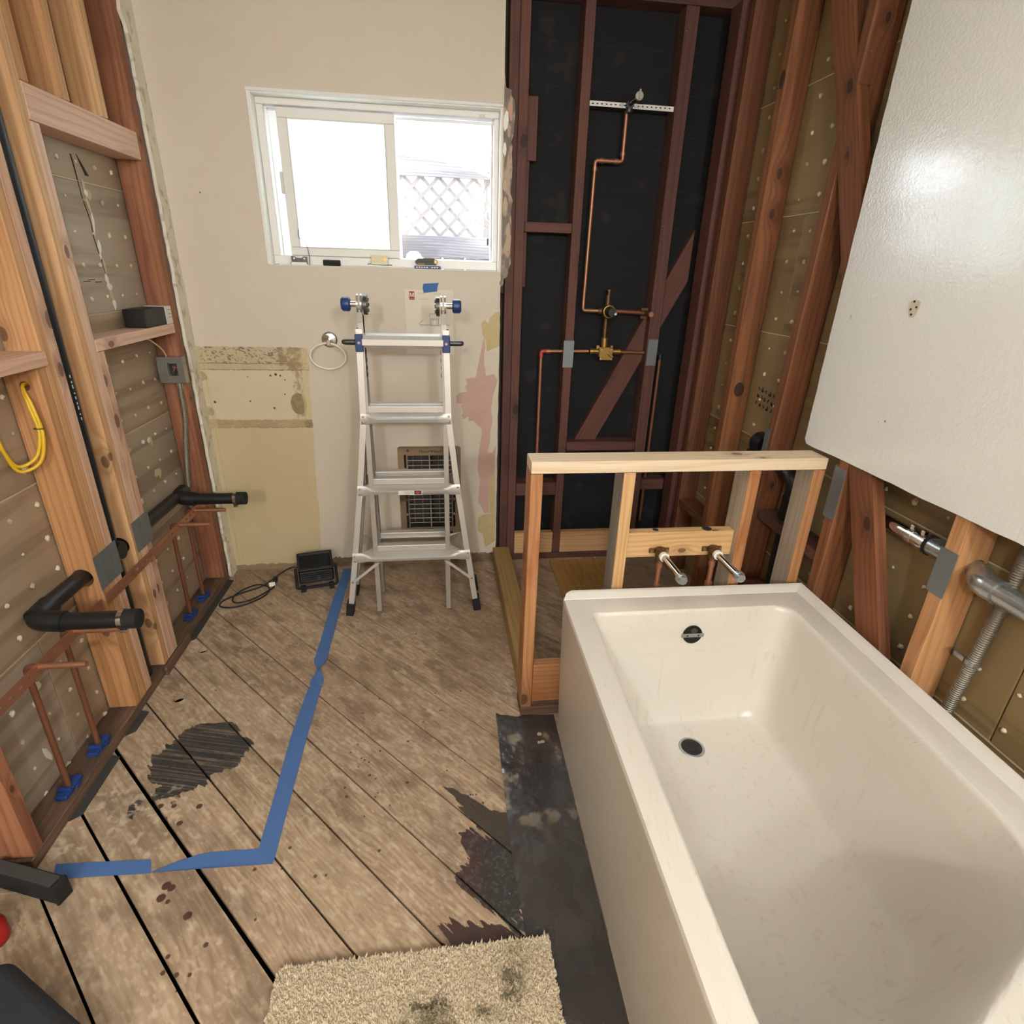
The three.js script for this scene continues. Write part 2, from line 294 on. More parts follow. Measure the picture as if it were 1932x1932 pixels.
// ---------- window wall ----------
const WX0 = 0.373, WX1 = 1.351, WY0 = 1.4634, WY1 = 2.0738, CEIL = 2.5;
const PINK = [[1.284, 1.178], [1.246, 0.995], [1.197, 0.989], [1.207, 0.963], [1.196, 0.95], [1.207, 0.927], [1.164, 0.92], [1.151, 0.903], [1.154, 0.87], [1.18, 0.87], [1.177, 0.85], [1.187, 0.83], [1.178, 0.81], [1.186, 0.792], [1.21, 0.809], [1.213, 0.782], [1.237, 0.782], [1.257, 0.761], [1.274, 0.747], [1.278, 0.726], [1.265, 0.642], [1.257, 0.533], [1.269, 0.466], [1.259, 0.351], [1.277, 0.328], [1.292, 0.288], [1.317, 0.287], [1.311, 0.472], [1.332, 0.495], [1.346, 0.531], [1.347, 0.655], [1.331, 0.619], [1.306, 0.62], [1.316, 0.677], [1.319, 0.733], [1.328, 0.775], [1.321, 0.843], [1.33, 0.91], [1.349, 0.976], [1.348, 0.99], [1.328, 1.009], [1.295, 1.002], [1.285, 1.066], [1.285, 1.11], [1.291, 1.135]];
const YELS = [[[1.271, 1.239], [1.287, 1.254], [1.306, 1.24], [1.312, 1.264], [1.337, 1.288], [1.36, 1.288], [1.36, 1.258], [1.357, 1.142], [1.301, 1.117], [1.291, 1.166], [1.278, 1.19]], [[1.259, 0.257], [1.281, 0.277], [1.35, 0.287], [1.352, 0.125], [1.301, 0.089], [1.285, 0.168], [1.26, 0.185]], [[1.311, 0.472], [1.346, 0.524], [1.35, 0.287], [1.321, 0.287]]];
const WTX = 1.42, WTY = 2.5;
const nailSpots = [[0.31, 0.998, 5], [0.334, 1.002, 5], [0.353, 0.996, 4], [0.371, 0.978, 4], [0.05, 0.875, 4], [0.205, 0.88, 4], [0.308, 0.848, 5], [0.362, 0.912, 3], [0.137, 1.72, 3], [0.21, 0.99, 2]];
const wallBumpA = new Float32Array(710 * 1250);
const wallMap = dataTex(1136, 2000, (u, v) => {
  const x = u * WTX, y = v * WTY;
  let c = mix3([214, 202, 186], [208, 195, 177], fbm(x * 2.2, y * 2.2, 3));
  c = mix3(c, [200, 184, 160], 0.25 * fbm(x * 14 + 3, y * 14, 4));
  const j = 0.006 * (fbm(x * 90, y * 90, 3) - 0.5), edge = 0.484 + 0.04 * (y - 1.12) + 0.008 * (fbm(3, y * 30, 3) - 0.5) * 2;
  if (x < edge && y < 1.122 + j) {                   // where a tiled panel was torn off
    c = mix3([206, 188, 152], [194, 174, 136], fbm(x * 6 + 9, y * 5, 4));
    if (y > 0.79) c = mix3([214, 199, 170], [204, 188, 156], fbm(x * 16, y * 16, 3));
    if (y > 1.02 + j) {                               // old mastic, combed and dotted
      c = mix3([200, 184, 152], [182, 165, 132], fbm(x * 40, y * 40, 3));
      if (y > 1.052 + j && x < 0.36) { const dsh = vn(x * 130, y * 190 + x * 60); if (dsh > 0.72) c = mix3(c, [110, 94, 70], 0.75); }
      const l1 = Math.abs(y - (1.05 + 0.004 * (fbm(x * 30, 2, 3) - 0.5))), l2 = Math.abs(y - (1.022 + 0.004 * (fbm(x * 30, 8, 3) - 0.5)));
      if (l1 < 0.0013 || l2 < 0.0015) c = [122, 102, 74];
      if (x > 0.355 + 0.3 * j && x < 0.46) c = mix3(c, [146, 122, 88], 0.85 * ss(0.3, 0.6, fbm(x * 60 + 4, y * 60, 4)));
    }
    if (x > 0.40 + 0.015 * (fbm(1, y * 24, 3) - 0.5) * 2 && x < 0.452 && y > 0.78) c = mix3(c, [158, 136, 100], 0.8 * ss(0.3, 0.65, fbm(x * 70, y * 50, 4)));
    const lump = Math.hypot((x - 0.42) / 0.036, (y - 0.868) / 0.05); if (lump < 1 + 6 * j) c = mix3([166, 148, 110], [128, 108, 76], fbm(x * 90, y * 70, 3));
    if (x > edge - 0.032) c = mix3(c, [202, 184, 138], 0.6);
    const rid = Math.abs(y - 0.773 - 2 * j); if (rid < 0.02) c = mix3([186, 166, 128], [160, 138, 102], fbm(x * 30, y * 80, 3));
    const cor = Math.min(Math.hypot(x - 0.012, y - 0.99), Math.hypot(x - 0.02, y - 0.83), Math.hypot(x - 0.455, y - 0.772) * 1.1); if (cor < 0.022 + 2 * j) c = mix3([112, 96, 74], [176, 160, 126], fbm(x * 120, y * 120, 3));
    if (x < 0.045) c = mix3(c, [196, 178, 140], 0.5);
  }
  for (const [nx, ny, r] of nailSpots) if (Math.hypot(x - nx, y - ny) < r / 1000 + j) c = [60, 50, 40];
  const jx = x + j, jy = y + j;
  if (inPoly(PINK, jx, jy)) c = mix3([198, 162, 150], [190, 153, 141], fbm(x * 30, y * 30, 3));
  else for (const P of YELS) if (inPoly(P, jx, jy)) c = mix3([196, 177, 130], [186, 166, 118], fbm(x * 30, y * 30, 3));
  if (x > 1.357) c = mix3([176, 150, 128], [112, 98, 86], ss(0.4, 0.6, fbm(x * 60, y * 24, 4)));
  if (y < 0.055 + 4 * j && x > 0.33) c = mix3([150, 126, 98], [92, 74, 56], fbm(x * 30, y * 60, 4));
  else if (y < 0.03 + 3 * j) c = mix3(c, [110, 90, 66], 0.6);
  if (vn(x * 300, y * 300) > 0.988 && fbm(x * 8, y * 8, 2) > 0.55) c = mix3(c, [120, 100, 80], 0.5);
  return c;
}, true, THREE.ClampToEdgeWrapping);
const wallBump = grayTex(852, 1500, (u, v) => {
  const x = u * WTX, y = v * WTY, j = 0.006 * (fbm(x * 90, y * 90, 3) - 0.5), edge = 0.484 + 0.04 * (y - 1.12);
  let h = 150 + 18 * (fbm(x * 60, y * 60, 3) - 0.5);
  if (x < edge && y < 1.122 + j) {
    h = 120 + 20 * (fbm(x * 40, y * 40, 3) - 0.5);
    if (y > 1.02) h = 128 + 90 * (fbm(x * 70, y * 90, 3) - 0.5);
    if (Math.abs(y - 0.773 - 2 * j) < 0.018) h = 175;
    if (Math.hypot((x - 0.42) / 0.036, (y - 0.868) / 0.05) < 1 + 6 * j) h = 80 + 110 * fbm(x * 60, y * 60, 3);
    if (x > edge - 0.06) h += 50 * (fbm(x * 80, y * 30, 3) - 0.4);
    if (x > 0.03 && x < 0.042) h = 165;
  }
  if (inPoly(PINK, x + j, y + j)) h = 118; for (const P of YELS) if (inPoly(P, x + j, y + j)) h = 112;
  return h;
});
wallBump.wrapS = wallBump.wrapT = THREE.ClampToEdgeWrapping;
const wallMat = std({ map: wallMap, roughness: 0.55, bumpMap: wallBump, bumpScale: 0.006 });
const wallBack = sgroup('wall_back');
const winHole = [[WX0, WY0], [WX0, WY1], [WX1, WY1], [WX1, WY0]];
{
  const edge = [[1.357, -0.02]];
  for (let y = 0.06; y < 1.38; y += 0.03) edge.push([1.357 + rr(-0.002, 0.002), y]);
  edge.push([1.357, 1.398], [1.368, 1.412], [1.374, 1.44], [1.388, 1.468], [1.401, 1.497], [1.399, 1.52], [1.397, 1.55], [1.400, 1.60], [1.399, 1.66], [1.396, 1.70], [1.402, 1.745], [1.392, 1.77], [1.396, 1.82], [1.398, 1.86], [1.394, 1.915], [1.396, 1.94], [1.390, 1.955], [1.399, 1.982], [1.402, 2.02], [1.404, 2.06], [1.400, 2.099], [1.388, 2.114], [1.386, 2.134], [1.364, 2.14], [1.358, 2.19], [1.357, CEIL]);
  const g = sheet([[-0.1, -0.02], ...edge, [-0.1, CEIL]], 0.013, 'z', [winHole, [[0.888, 0.212], [1.145, 0.212], [1.145, 0.620], [0.888, 0.620]]]); g.translate(0, 0, -0.013);
  const p = g.attributes.position, uv = g.attributes.uv; for (let i = 0; i < p.count; i++) uv.setXY(i, p.getX(i) / WTX, p.getY(i) / WTY);
  mesh('drywall', g, wallMat, wallBack, 'cream painted drywall with torn pink and yellow patches');
}
// a strip of plaster left hanging in ragged flakes next to the window
for (const [x, y, w, h, c] of [[1.366, 2.03, 0.02, 0.09, 0], [1.363, 1.93, 0.014, 0.06, 0], [1.366, 1.80, 0.018, 0.05, 1], [1.37, 1.73, 0.02, 0.06, 1], [1.385, 2.06, 0.018, 0.07, 2], [1.372, 1.46, 0.03, 0.05, 3], [1.36, 1.415, 0.022, 0.03, 3]]) {
  const P = Array.from({ length: 9 }, (_, i) => { const a = i / 9 * 6.283, k = rr(0.65, 1.1); return [x + w / 2 * k * Math.cos(a) * 1.1, y + h / 2 * k * Math.sin(a)]; });
  const g = sheet(P, 0.004); g.rotateY(0); g.translate(0, 0, 0.0005);
  mesh('plaster_flake', g, std({ color: [0xf2efe9, 0xb9a58c, 0xc29a84, 0x8c8074][c], roughness: 0.8 }), wallBack);
}
const feltMat = std({
  map: dataTex(512, 1024, (u, v) => { const x = u, y = v * 2; let c = mix3([8, 9, 12], [15, 15, 18], fbm(x * 7, y * 7, 4)); const l = ((y + 0.012 * fbm(x * 4, y, 2)) / 0.152) % 1; if (l < 0.016) c = mix3(c, [52, 50, 52], 0.5); const d = fbm(x * 13 + 9, y * 13, 5); c = mix3(c, [96, 86, 76], 0.22 * ss(0.62, 0.8, d)); return c; }),
  roughness: 0.85, bumpMap: grayTex(256, 512, (u, v) => 128 + 130 * (fbm(u * 7, v * 9, 4) - 0.5)), bumpScale: 0.012 });
{ const g = new THREE.BoxGeometry(1.05, CEIL + 0.1, 0.004).toNonIndexed(); g.translate(1.905, CEIL / 2 - 0.03, -0.108); const p = g.attributes.position, uv = g.attributes.uv; for (let i = 0; i < p.count; i++) uv.setXY(i, p.getX(i), p.getY(i) / 2); mesh('felt_paper', g, feltMat, wallBack, 'black building paper behind the shower studs'); }
{ const g = sheet([[-0.3, -0.4], [2.7, -0.4], [2.7, CEIL + 0.2], [-0.3, CEIL + 0.2]], 0.05, 'z', [winHole]); g.translate(0, 0, -0.165); mesh('outer_sheathing', g, std({ color: 0x8a8072, roughness: 0.9 }), wallBack); }
// ceiling, wall behind the camera, floor edges
struct(mesh('ceiling', bx(-0.3, 2.7, CEIL, CEIL + 0.12, -0.2, 4.8), std({ color: 0xd8d2c6, roughness: 0.9 })));
struct(mesh('wall_front', bx(-0.3, 2.7, -0.2, CEIL, 4.6, 4.72), std({ color: 0xd6cbb6, roughness: 0.8 })));

// ---------- side walls: gypsum lath seen from behind, with plaster keys pushed through its holes ----------
const lathTex = (sd, a, b, c) => dataTex(512, 512, (u, v) => { const x = u * 1.2, y = v * 0.42; let q = mix3(hex(a), hex(b), fbm(x * 3 + sd, y * 5 + sd, 4)); q = mix3(q, hex(c), 0.6 * ss(0.52, 0.75, fbm(x * 9 + sd * 3, y * 3.5, 4))); const g = vn(x * 400, y * 400); return mix3(q, [210, 200, 180], g > 0.985 ? 0.3 : 0); });
const lathL = [lathTex(3, 0xb09a80, 0x98826a, 0x7f6850), lathTex(5, 0xb5a492, 0x9c8a74, 0x84705c)].map((m) => std({ map: m, roughness: 0.62 }));
const lathR = [lathTex(8, 0xa08962, 0x87704c, 0x6e593c), lathTex(9, 0x99825b, 0x7d6744, 0x655036)].map((m) => std({ map: m, roughness: 0.58 }));
const keyMat = [std({ color: 0xd6c9ae, roughness: 0.85 }), std({ color: 0xc0ad8c, roughness: 0.85 }), std({ color: 0xe2dac8, roughness: 0.85 })];
const keyGeo = Array.from({ length: 6 }, (_, i) => { const g = new THREE.IcosahedronGeometry(1, 1), p = g.attributes.position; for (let k = 0; k < p.count; k++) { const x = p.getX(k), y = p.getY(k), z = p.getZ(k), n = 0.65 + 0.7 * vn(x * 1.9 + i * 9 + 50, y * 1.9 + z * 2.3 + 50); p.setXYZ(k, x * n, y * n, z * n); } g.computeVertexNormals(); return g; });
function lathWall(name, xf, thick, sgn, joints, zr, mats, hide, zoff, rowoff) {
  const w = sgroup(name);
  for (let r = 0; r < joints.length - 1; r++) {
    const y0 = joints[r], y1 = joints[r + 1];
    const cutsZ = r % 2 ? [zr[0], 0.62, 1.84, zr[1]] : [zr[0], 1.22, 2.44, zr[1]];
    for (let k = 0; k < cutsZ.length - 1; k++) {
      const z0 = cutsZ[k] + 0.0015, z1 = cutsZ[k + 1] - 0.0015;
      const g = uvBox(rbox(thick, y1 - y0 - 0.004, z1 - z0, 0.003), 2, 0.42, 1.2);
      const b = mesh('lath_board', g, mats[(r + k) % 2], w);
      b.position.set(xf + sgn * thick / 2 + sgn * rr(0, 0.002), (y0 + y1) / 2, (z0 + z1) / 2);
      for (let y = y0 + 0.052; y < y1 - 0.02; y += 0.1016) for (let z = Math.ceil((z0 - zoff) / 0.108) * 0.108 + zoff; z < z1 - 0.01; z += 0.108) {
        const zz = z + rr(-0.005, 0.005), yy = y + rr(-0.004, 0.004), pick = rnd(), s = rr(0.55, 1.15) * (pick > 0.93 ? 1.5 : 1);
        if (hide(yy, zz)) continue;
        const n = mesh('plaster_key', keyGeo[Math.floor(pick * 6) % 6], keyMat[Math.floor(pick * 29) % 3], b);
        n.scale.set(0.0055 * s, 0.0085 * s, 0.0075 * s); n.rotation.x = pick * 6;
        n.position.set(xf - b.position.x - sgn * 0.0015, yy - b.position.y, zz - b.position.z);
      }
    }
    mesh('mortar_seam', bx(xf + sgn * 0.0025 - 0.002, xf + sgn * 0.0025 + 0.002, y1 - 0.0022, y1 + 0.0022, zr[0], zr[1]), keyMat[1], w);
  }
  mesh('plaster_face', bx(Math.min(xf + sgn * thick, xf + sgn * (thick + 0.08)), Math.max(xf + sgn * thick, xf + sgn * (thick + 0.08)), -0.2, CEIL, -0.2, 4.72), std({ color: 0x9a9184, roughness: 0.9 }), w);
  return w;
}
const STUDL = [[0.09, 0.145], [0.70, 0.815], [0.92, 1.042], [1.54, 1.60]];
const wallLeft = lathWall('wall_left', -0.092, 0.012, -1, [-0.02, 0.45, 0.865, 1.29, 1.70, 2.1, 2.5], [-0.1, 4.6], lathL, (y, z) => y > 1.9 || z < 0.1 || z > 1.62 || (y < 0.6 && z < 0.12) || STUDL.some(([a, b]) => z > a - 0.02 && z < b + 0.0) || (z > 0.82 && z < 0.92), 0.20, 0);
const STUDR = [[0.0, 0.17], [0.43, 0.48], [0.81, 0.895], [1.21, 1.262], [1.63, 1.685]];
const wallRight = lathWall('wall_right', XR + 0.092, 0.012, 1, [-0.02, 0.45, 0.857, 1.271, 1.683, 2.091, 2.5], [-0.1, 4.6], lathR, (y, z) => z < 0.17 || z > 2.1 || (y > 0.98 && z > 1.06) || (y < 0.34) || STUDR.some(([a, b]) => z > a - 0.015 && z < b), 0.24, 0);
// the drywall that still hangs on the right-hand studs: glossy paint with an orange-peel roller texture
{
  const g = sheet((() => { const o = []; const z0 = 1.048, y0 = 0.972; o.push([-z0 - 0.012, y0]); for (let z = z0 + 0.05; z < 4.6; z += 0.05) o.push([-z, y0 + rr(-0.002, 0.002)]); o.push([-4.6, y0], [-4.6, CEIL]); for (let y = CEIL; y > y0 + 0.03; y -= 0.045) o.push([-z0 + rr(-0.0015, 0.0015) - 0.006 * (y - y0), y]); o.push([-z0, y0 + 0.014]); return o; })(), 0.0125);
  g.rotateY(Math.PI / 2); g.translate(XR - 0.013, 0, 0);
  const p = g.attributes.position, uv = g.attributes.uv; for (let i = 0; i < p.count; i++) uv.setXY(i, p.getZ(i) / 0.25, p.getY(i) / 0.25);
  const peel = grayTex(1024, 1024, (u, v) => 128 + 150 * (fbm(u * 50, v * 50, 2) - 0.5));
  const dm = phy({ color: 0xe8e6e0, roughness: 0.16, bumpMap: peel, bumpScale: 0.0009, clearcoat: 0.8, clearcoatRoughness: 0.14 });
  const d = mesh('drywall_panel', g, dm, wallRight, 'white glossy drywall still hanging on the studs above the bathtub');
  const chip = Array.from({ length: 12 }, (_, i) => { const a = i / 12 * 6.283; return [(0.016 + 0.004 * Math.sin(a * 3)) * Math.cos(a), (0.026 + 0.005 * Math.cos(a * 2)) * Math.sin(a)]; });
  const cg = sheet(chip, 0.0012); cg.rotateY(-Math.PI / 2); cg.translate(XR - 0.0135, 1.409, 1.346);
  const cm = mesh('paint_chip', cg, std({ color: 0xcdbfa6, roughness: 0.9 }), wallRight, 'bare patch of chipped paint with screw holes');
  for (const [dy, dz] of [[0.017, -0.003], [0.004, 0.008], [-0.002, -0.008], [-0.014, -0.002]]) mesh('screw_hole', cyl(0.0028, 0.0028, 0.002, 10, 'x', [XR - 0.0148, 1.409 + dy, 1.346 + dz]), M.black, wallRight);
  for (const [y, z, a, b] of [[1.372, 1.122, 0.0015, 0.012], [1.122, 1.359, 0.004, 0.006], [1.115, 1.335, 0.002, 0.002]]) mesh('scuff_mark', (() => { const q = new THREE.BoxGeometry(0.0006, b, a).toNonIndexed(); q.translate(XR - 0.0134, y, z); return q; })(), std({ color: 0x7c7a76, roughness: 0.8 }), wallRight);
}
// left-over strip of drywall in the corner beside the wall
{
  const o = [[-0.0, -0.0], [-0.0, CEIL]]; const oe = [];
  for (let y = CEIL; y > 0.0; y -= 0.035) oe.push([-(0.078 + rr(-0.006, 0.006) + (y > 2.22 ? 0.02 : 0)), y]);
  const g = sheet([...o, ...oe, [-0.07, 0]], 0.012); g.rotateY(Math.PI / 2); g.translate(0.0, 0, 0);
  const p = g.attributes.position, uv = g.attributes.uv; for (let i = 0; i < p.count; i++) uv.setXY(i, p.getZ(i) / 0.3, p.getY(i) / 1.2);
  const t = struct(mesh('trim_1', g, std({ map: dataTex(128, 512, (u, v) => { const c = mix3([236, 228, 212], [222, 212, 192], fbm(u * 8, v * 20, 4)); return mix3(c, [160, 144, 116], 0.45 * ss(0.6, 0.74, fbm(u * 14 + 5, v * 40, 4))); }), roughness: 0.8 })));
  t.userData.label = 'ragged strip of cream drywall left in the corner';
}

{
  const crk = std({ color: 0x2e241b, roughness: 0.9 }), b = wallLeft;
  const P = []; for (let i = 0; i <= 12; i++) { const f = i / 12; P.push([-(0.437 - 0.06 * f + rr(-0.006, 0.006)), 1.775 - 0.48 * f]); }
  const g = sheet([...P.map(([a, y], i) => [a - 0.0012 - 0.003 * rnd(), y]), ...P.map(([a, y]) => [a + 0.0012, y]).reverse()], 0.002); g.rotateY(Math.PI / 2); g.translate(-0.0935, 0, 0);
  mesh('crack', g, crk, b);
  mesh('crack', (() => { const q = sheet([[-0.40, 1.78], [-0.385, 1.745], [-0.352, 1.722], [-0.372, 1.722]], 0.002); q.rotateY(Math.PI / 2); q.translate(-0.0935, 0, 0); return q; })(), crk, b);
  for (const [y, z, sy, sz] of [[1.69, 0.402, 0.02, 0.008], [1.665, 0.385, 0.017, 0.017], [1.67, 0.398, 0.014, 0.008], [1.63, 0.40, 0.03, 0.006], [1.58, 0.395, 0.035, 0.006], [1.50, 0.392, 0.022, 0.008], [1.475, 0.399, 0.010, 0.005], [1.44, 0.388, 0.03, 0.007], [1.40, 0.392, 0.016, 0.010], [1.375, 0.386, 0.013, 0.018], [1.345, 0.384, 0.022, 0.011], [1.315, 0.380, 0.020, 0.008], [0.80, 0.36, 0.012, 0.012], [0.795, 0.345, 0.02, 0.008], [0.66, 0.36, 0.016, 0.02], [0.655, 0.335, 0.02, 0.014], [0.30, 1.30, 0.012, 0.02], [0.13, 1.33, 0.03, 0.008]]) {
    const m = mesh('plaster_smear', keyGeo[Math.floor(rnd() * 6)], keyMat[rnd() > 0.6 ? 1 : 2], b); m.scale.set(0.0035, sy, sz); m.position.set(-0.092, y, z); m.rotation.x = rr(-0.2, 0.3);
  }
  for (const [y, z] of [[1.395, 0.52], [1.40, 0.49], [1.392, 0.45]]) { const m = mesh('crack', bx(-0.0925, -0.0912, y - 0.0012, y + 0.0012, z - 0.02, z + 0.02), crk, b); }
}

// ---------- window ----------
const win = sgroup('window_1');
{
  const V1 = M.vinyl;
  const ring = (x0, x1, y0, y1, w, z0, z1, wb = w, wl = w, wr = w) => merge([bx(x0, x1, y1 - w, y1, z0, z1, 0.003), bx(x0, x1, y0, y0 + wb, z0, z1, 0.003), bx(x0, x0 + wl, y0 + wb, y1 - w, z0, z1, 0.003), bx(x1 - wr, x1, y0 + wb, y1 - w, z0, z1, 0.003)]);
  mesh('window_return', merge([bx(WX0 - 0.001, WX0 + 0.006, WY0, WY1, -0.16, 0.0015), bx(WX1 - 0.006, WX1 + 0.001, WY0, WY1, -0.16, 0.0015), bx(WX0, WX1, WY1 - 0.006, WY1 + 0.001, -0.16, 0.0015), bx(WX0, WX1, WY0 - 0.001, WY0 + 0.001, -0.16, 0.003)]), std({ color: 0xeeeae2, roughness: 0.55 }), win);
  mesh('window_frame', ring(WX0 + 0.006, WX1 - 0.006, WY0 + 0.002, WY1 - 0.006, 0.024, -0.14, -0.05, 0.036, 0.028, 0.022), V1, win);
  mesh('track', merge([bx(0.405, 0.912, 1.4994, 1.503, -0.075, -0.071), bx(0.405, 0.912, 2.036, 2.04, -0.075, -0.071)]), V1, win);
  mesh('screen_stile', bx(0.409, 0.462, 1.5, 2.043, -0.128, -0.112, 0.002), std({ color: 0xf1f3f4, roughness: 0.5 }), win);
  const sash = mesh('sash', ring(0.452, 0.915, 1.503, 2.040, 0.036, -0.088, -0.060, 0.032, 0.038, 0.040), V1, win);
  mesh('glazing_bead', ring(0.488, 0.877, 1.533, 2.006, 0.006, -0.066, -0.058), std({ color: 0xdcd8d0, roughness: 0.5 }), sash);
  mesh('pull_handle', merge([bx(0.443, 0.454, 1.735, 1.815, -0.064, -0.048, 0.004)]), std({ color: 0xd9d5cc, roughness: 0.5 }), sash);
  mesh('glass_pane', bx(0.49, 0.876, 1.534, 2.005, -0.078, -0.074), phy({ color: 0xf4fffb, roughness: 0.97, transmission: 1, thickness: 0, ior: 1.45 }), sash, 'frosted glass pane');
  mesh('fixed_bead', ring(0.915, 1.322, 1.499, 2.038, 0.008, -0.115, -0.095), std({ color: 0xf4f3f1, roughness: 0.5 }), win);
  mesh('glass_pane', bx(0.92, 1.316, 1.506, 2.031, -0.108, -0.105), phy({ color: 0xffffff, roughness: 0, transmission: 1, thickness: 0, ior: 1.45 }), win, 'clear glass pane');
  mesh('latch', merge([bx(1.300, 1.312, 1.852, 1.876, -0.1, -0.088, 0.003)]), M.zinc, win);
  mesh('weep_clip', bx(1.302, 1.308, 1.570, 1.598, -0.098, -0.088, 0.001), M.black, win);
  mesh('keeper', bx(1.262, 1.284, 2.044, 2.055, -0.052, -0.046, 0.002), std({ color: 0xd4d0c8, roughness: 0.5 }), win);
  const cap = bx(WX0 - 0.012, WX1 + 0.004, WY1 - 0.002, WY1 + 0.012, -0.004, 0.008, 0.004); mesh('head_bead', cap, std({ color: 0xe9e6e2, roughness: 0.55 }), win);
  mesh('side_bead', bx(WX0 - 0.010, WX0 + 0.004, WY0, WY1, -0.004, 0.006, 0.003), std({ color: 0xefece8, roughness: 0.55 }), win);
}
// ---------- outside: fence with lattice ----------
{
  const fw = wood(21, 0x858086, 0x58545c, { knots: 3, rings: 60, contrast: 1.5, stain: 0.4, stainColor: 0x4e4b52, rough: 0.9 });
  const f = thing('lattice_fence', 'weathered grey wooden fence with a lattice top outside the window', 'fence', [0, 0, -1.3]);
  const arc = []; for (let x = -1.2; x <= 3.0; x += 0.06) { const k = ((x - 0.85) % 1.2 + 1.2) % 1.2; arc.push([x, 2.08 - 0.085 * Math.pow(Math.max(0, Math.min(k, 1.2 - k) - 0.0) / 0.55, 2.2)]); }
  const cap = sheet([...arc, [3.0, 1.98], [-1.2, 1.98]], 0.03); cap.translate(0, 0, -0.005);
  mesh('arched_cap', uvBox(cap, 0), fw, f);
  lumber('rail', [-1.2, 3.0, 1.530, 1.657, 0.0, 0.035], fw, f);
  for (const x of [-0.92, 0.23, 1.38, 2.53]) lumber('fence_post', [x, x + 0.09, -0.3, 1.985, -0.06, 0.012], fw, f);
  const lat = std({ color: 0x7a7376, roughness: 0.9 });
  for (let i = -6; i < 40; i++) for (const sg of [1, -1]) {
    // thin strips at 45 degrees between y 1.657 and 1.98
    const h = 0.330, L = h * Math.SQRT2, x0 = -1.0 + i * 0.109 + (sg > 0 ? 0.0 : 0.325), g = new THREE.BoxGeometry(0.022, L, 0.008).toNonIndexed();
    if (x0 < -1.1 || x0 > 2.9) continue;
    g.rotateZ(-sg * Math.PI / 4); g.translate(x0 + sg * h / 2 + 0.032, 1.657 + h / 2, sg > 0 ? 0.008 : 0.0);
    mesh('lattice_strip', g, lat, f);
  }
  for (let x = -1.2; x < 3; x += 0.145) lumber('picket', [x, x + 0.138, -0.3, 1.53, -0.02, 0.0], fw, f);
  struct(mesh('ground', bx(-6, 8, -0.5, -0.3, -8, -0.2), std({ color: 0x5b5850, roughness: 0.95 })));
  const b = thing('outdoor_globe', 'round white cap with a flared neck outside the clear window pane', 'globe', [0.962, 1.47, -0.42]);
  mesh('dome', (() => { const g = lathe([[0, 0.075], [0.02, 0.072], [0.034, 0.06], [0.04, 0.04], [0.036, 0.015], [0.03, 0]]); return g; })(), M.white, b);
  mesh('neck', (() => { const g = sheet([[0.02, -0.005], [0.1, -0.005], [0.09, 0.006], [0.055, 0.035], [0.03, 0.06]], 0.03); g.translate(0, 0, -0.015); return g; })(), M.white, b);
  lumber('post', [-0.03, 0.11, -1.77, -0.002, -0.03, 0.03], fw, b);
}

// ---------- framing: left-hand wall ----------
const GL = 'new fir framing on the yellow cable wall';
const S = (name, box, mat, label, group) => lumber(name, box, mat, null, label, { wall_stud: 'stud', trimmer_stud: 'stud', cripple_stud: 'stud', blocking: 'blocking', bottom_plate: 'plate', top_plate: 'plate', header: 'header', sill_block: 'sill', curb: 'curb' }[name] ?? 'lumber', group);
const holed = (m, at, r, axis = 'z') => {   // drill a hole through a board
  const b = new Brush(m.geometry), c = new Brush(cyl(r, r, 0.4, 20, axis)); b.position.copy(m.position); b.updateMatrixWorld(); c.position.set(...at); c.updateMatrixWorld();
  const ev = new Evaluator(); ev.attributes = ['position', 'normal', 'uv']; const res = ev.evaluate(b, c, SUBTRACTION); const g = res.geometry; g.clearGroups(); m.geometry = g; return m;
};
S('bottom_plate', [-0.089, 0.0, 0, 0.036, 0.0, 1.60], W.plate[0], 'dirty brown bottom plate along the foot of the yellow cable wall', GL);
S('wall_stud', [-0.089, 0.0, 0.037, 2.48, 1.552, 1.590], W.corner[0], 'orange fir stud rising beside the end of the short blue tape strip', GL);
const king1 = S('wall_stud', [-0.089, 0.0, 0.037, 2.48, 0.960, 0.998], W.fir[0], 'fir king stud that the yellow cable stud is nailed against', GL);
const king2 = S('wall_stud', [-0.089, 0.0, 0.037, 2.48, 0.921, 0.959], W.pink[1], 'pale fir stud on the window side of the three-ply post with the wide nail plate', GL);
const trim1 = S('trimmer_stud', [-0.089, 0.0, 0.037, 1.193, 0.999, 1.038], W.fir[1], 'fir trimmer stud with the yellow cable coming out of its hole', GL);
for (const s of [king1, king2, trim1]) holed(s, [-0.045, 0.55, 0.98], 0.031);
holed(trim1, [-0.041, 1.145, 1.0], 0.013);
const kingA = S('wall_stud', [-0.089, 0.0, 0.037, 2.48, 0.774, 0.812], W.fir[2], 'tall fir stud beside the black vent pipe, next to the header', GL);
const trimA = S('trimmer_stud', [-0.089, 0.0, 0.037, 1.803, 0.735, 0.773], W.pink[0], 'pale trimmer stud standing under the end of the header block', GL);
const trimB = S('trimmer_stud', [-0.089, 0.0, 0.037, 1.193, 0.694, 0.734], W.pink[1], 'short pale trimmer stud under the sill block with the black box', GL);
for (const s of [kingA, trimA, trimB]) holed(s, [-0.045, 0.55, 0.75], 0.031);
S('header', [-0.089, 0.001, 1.804, 1.892, 0.144, 0.773], W.pink[0], 'pale pink header block across the niche above the black box', GL);
S('cripple_stud', [-0.089, 0.0, 1.893, 2.48, 0.735, 0.773], W.fir[1], 'short cripple stud above the header next to the tall fir stud', GL);
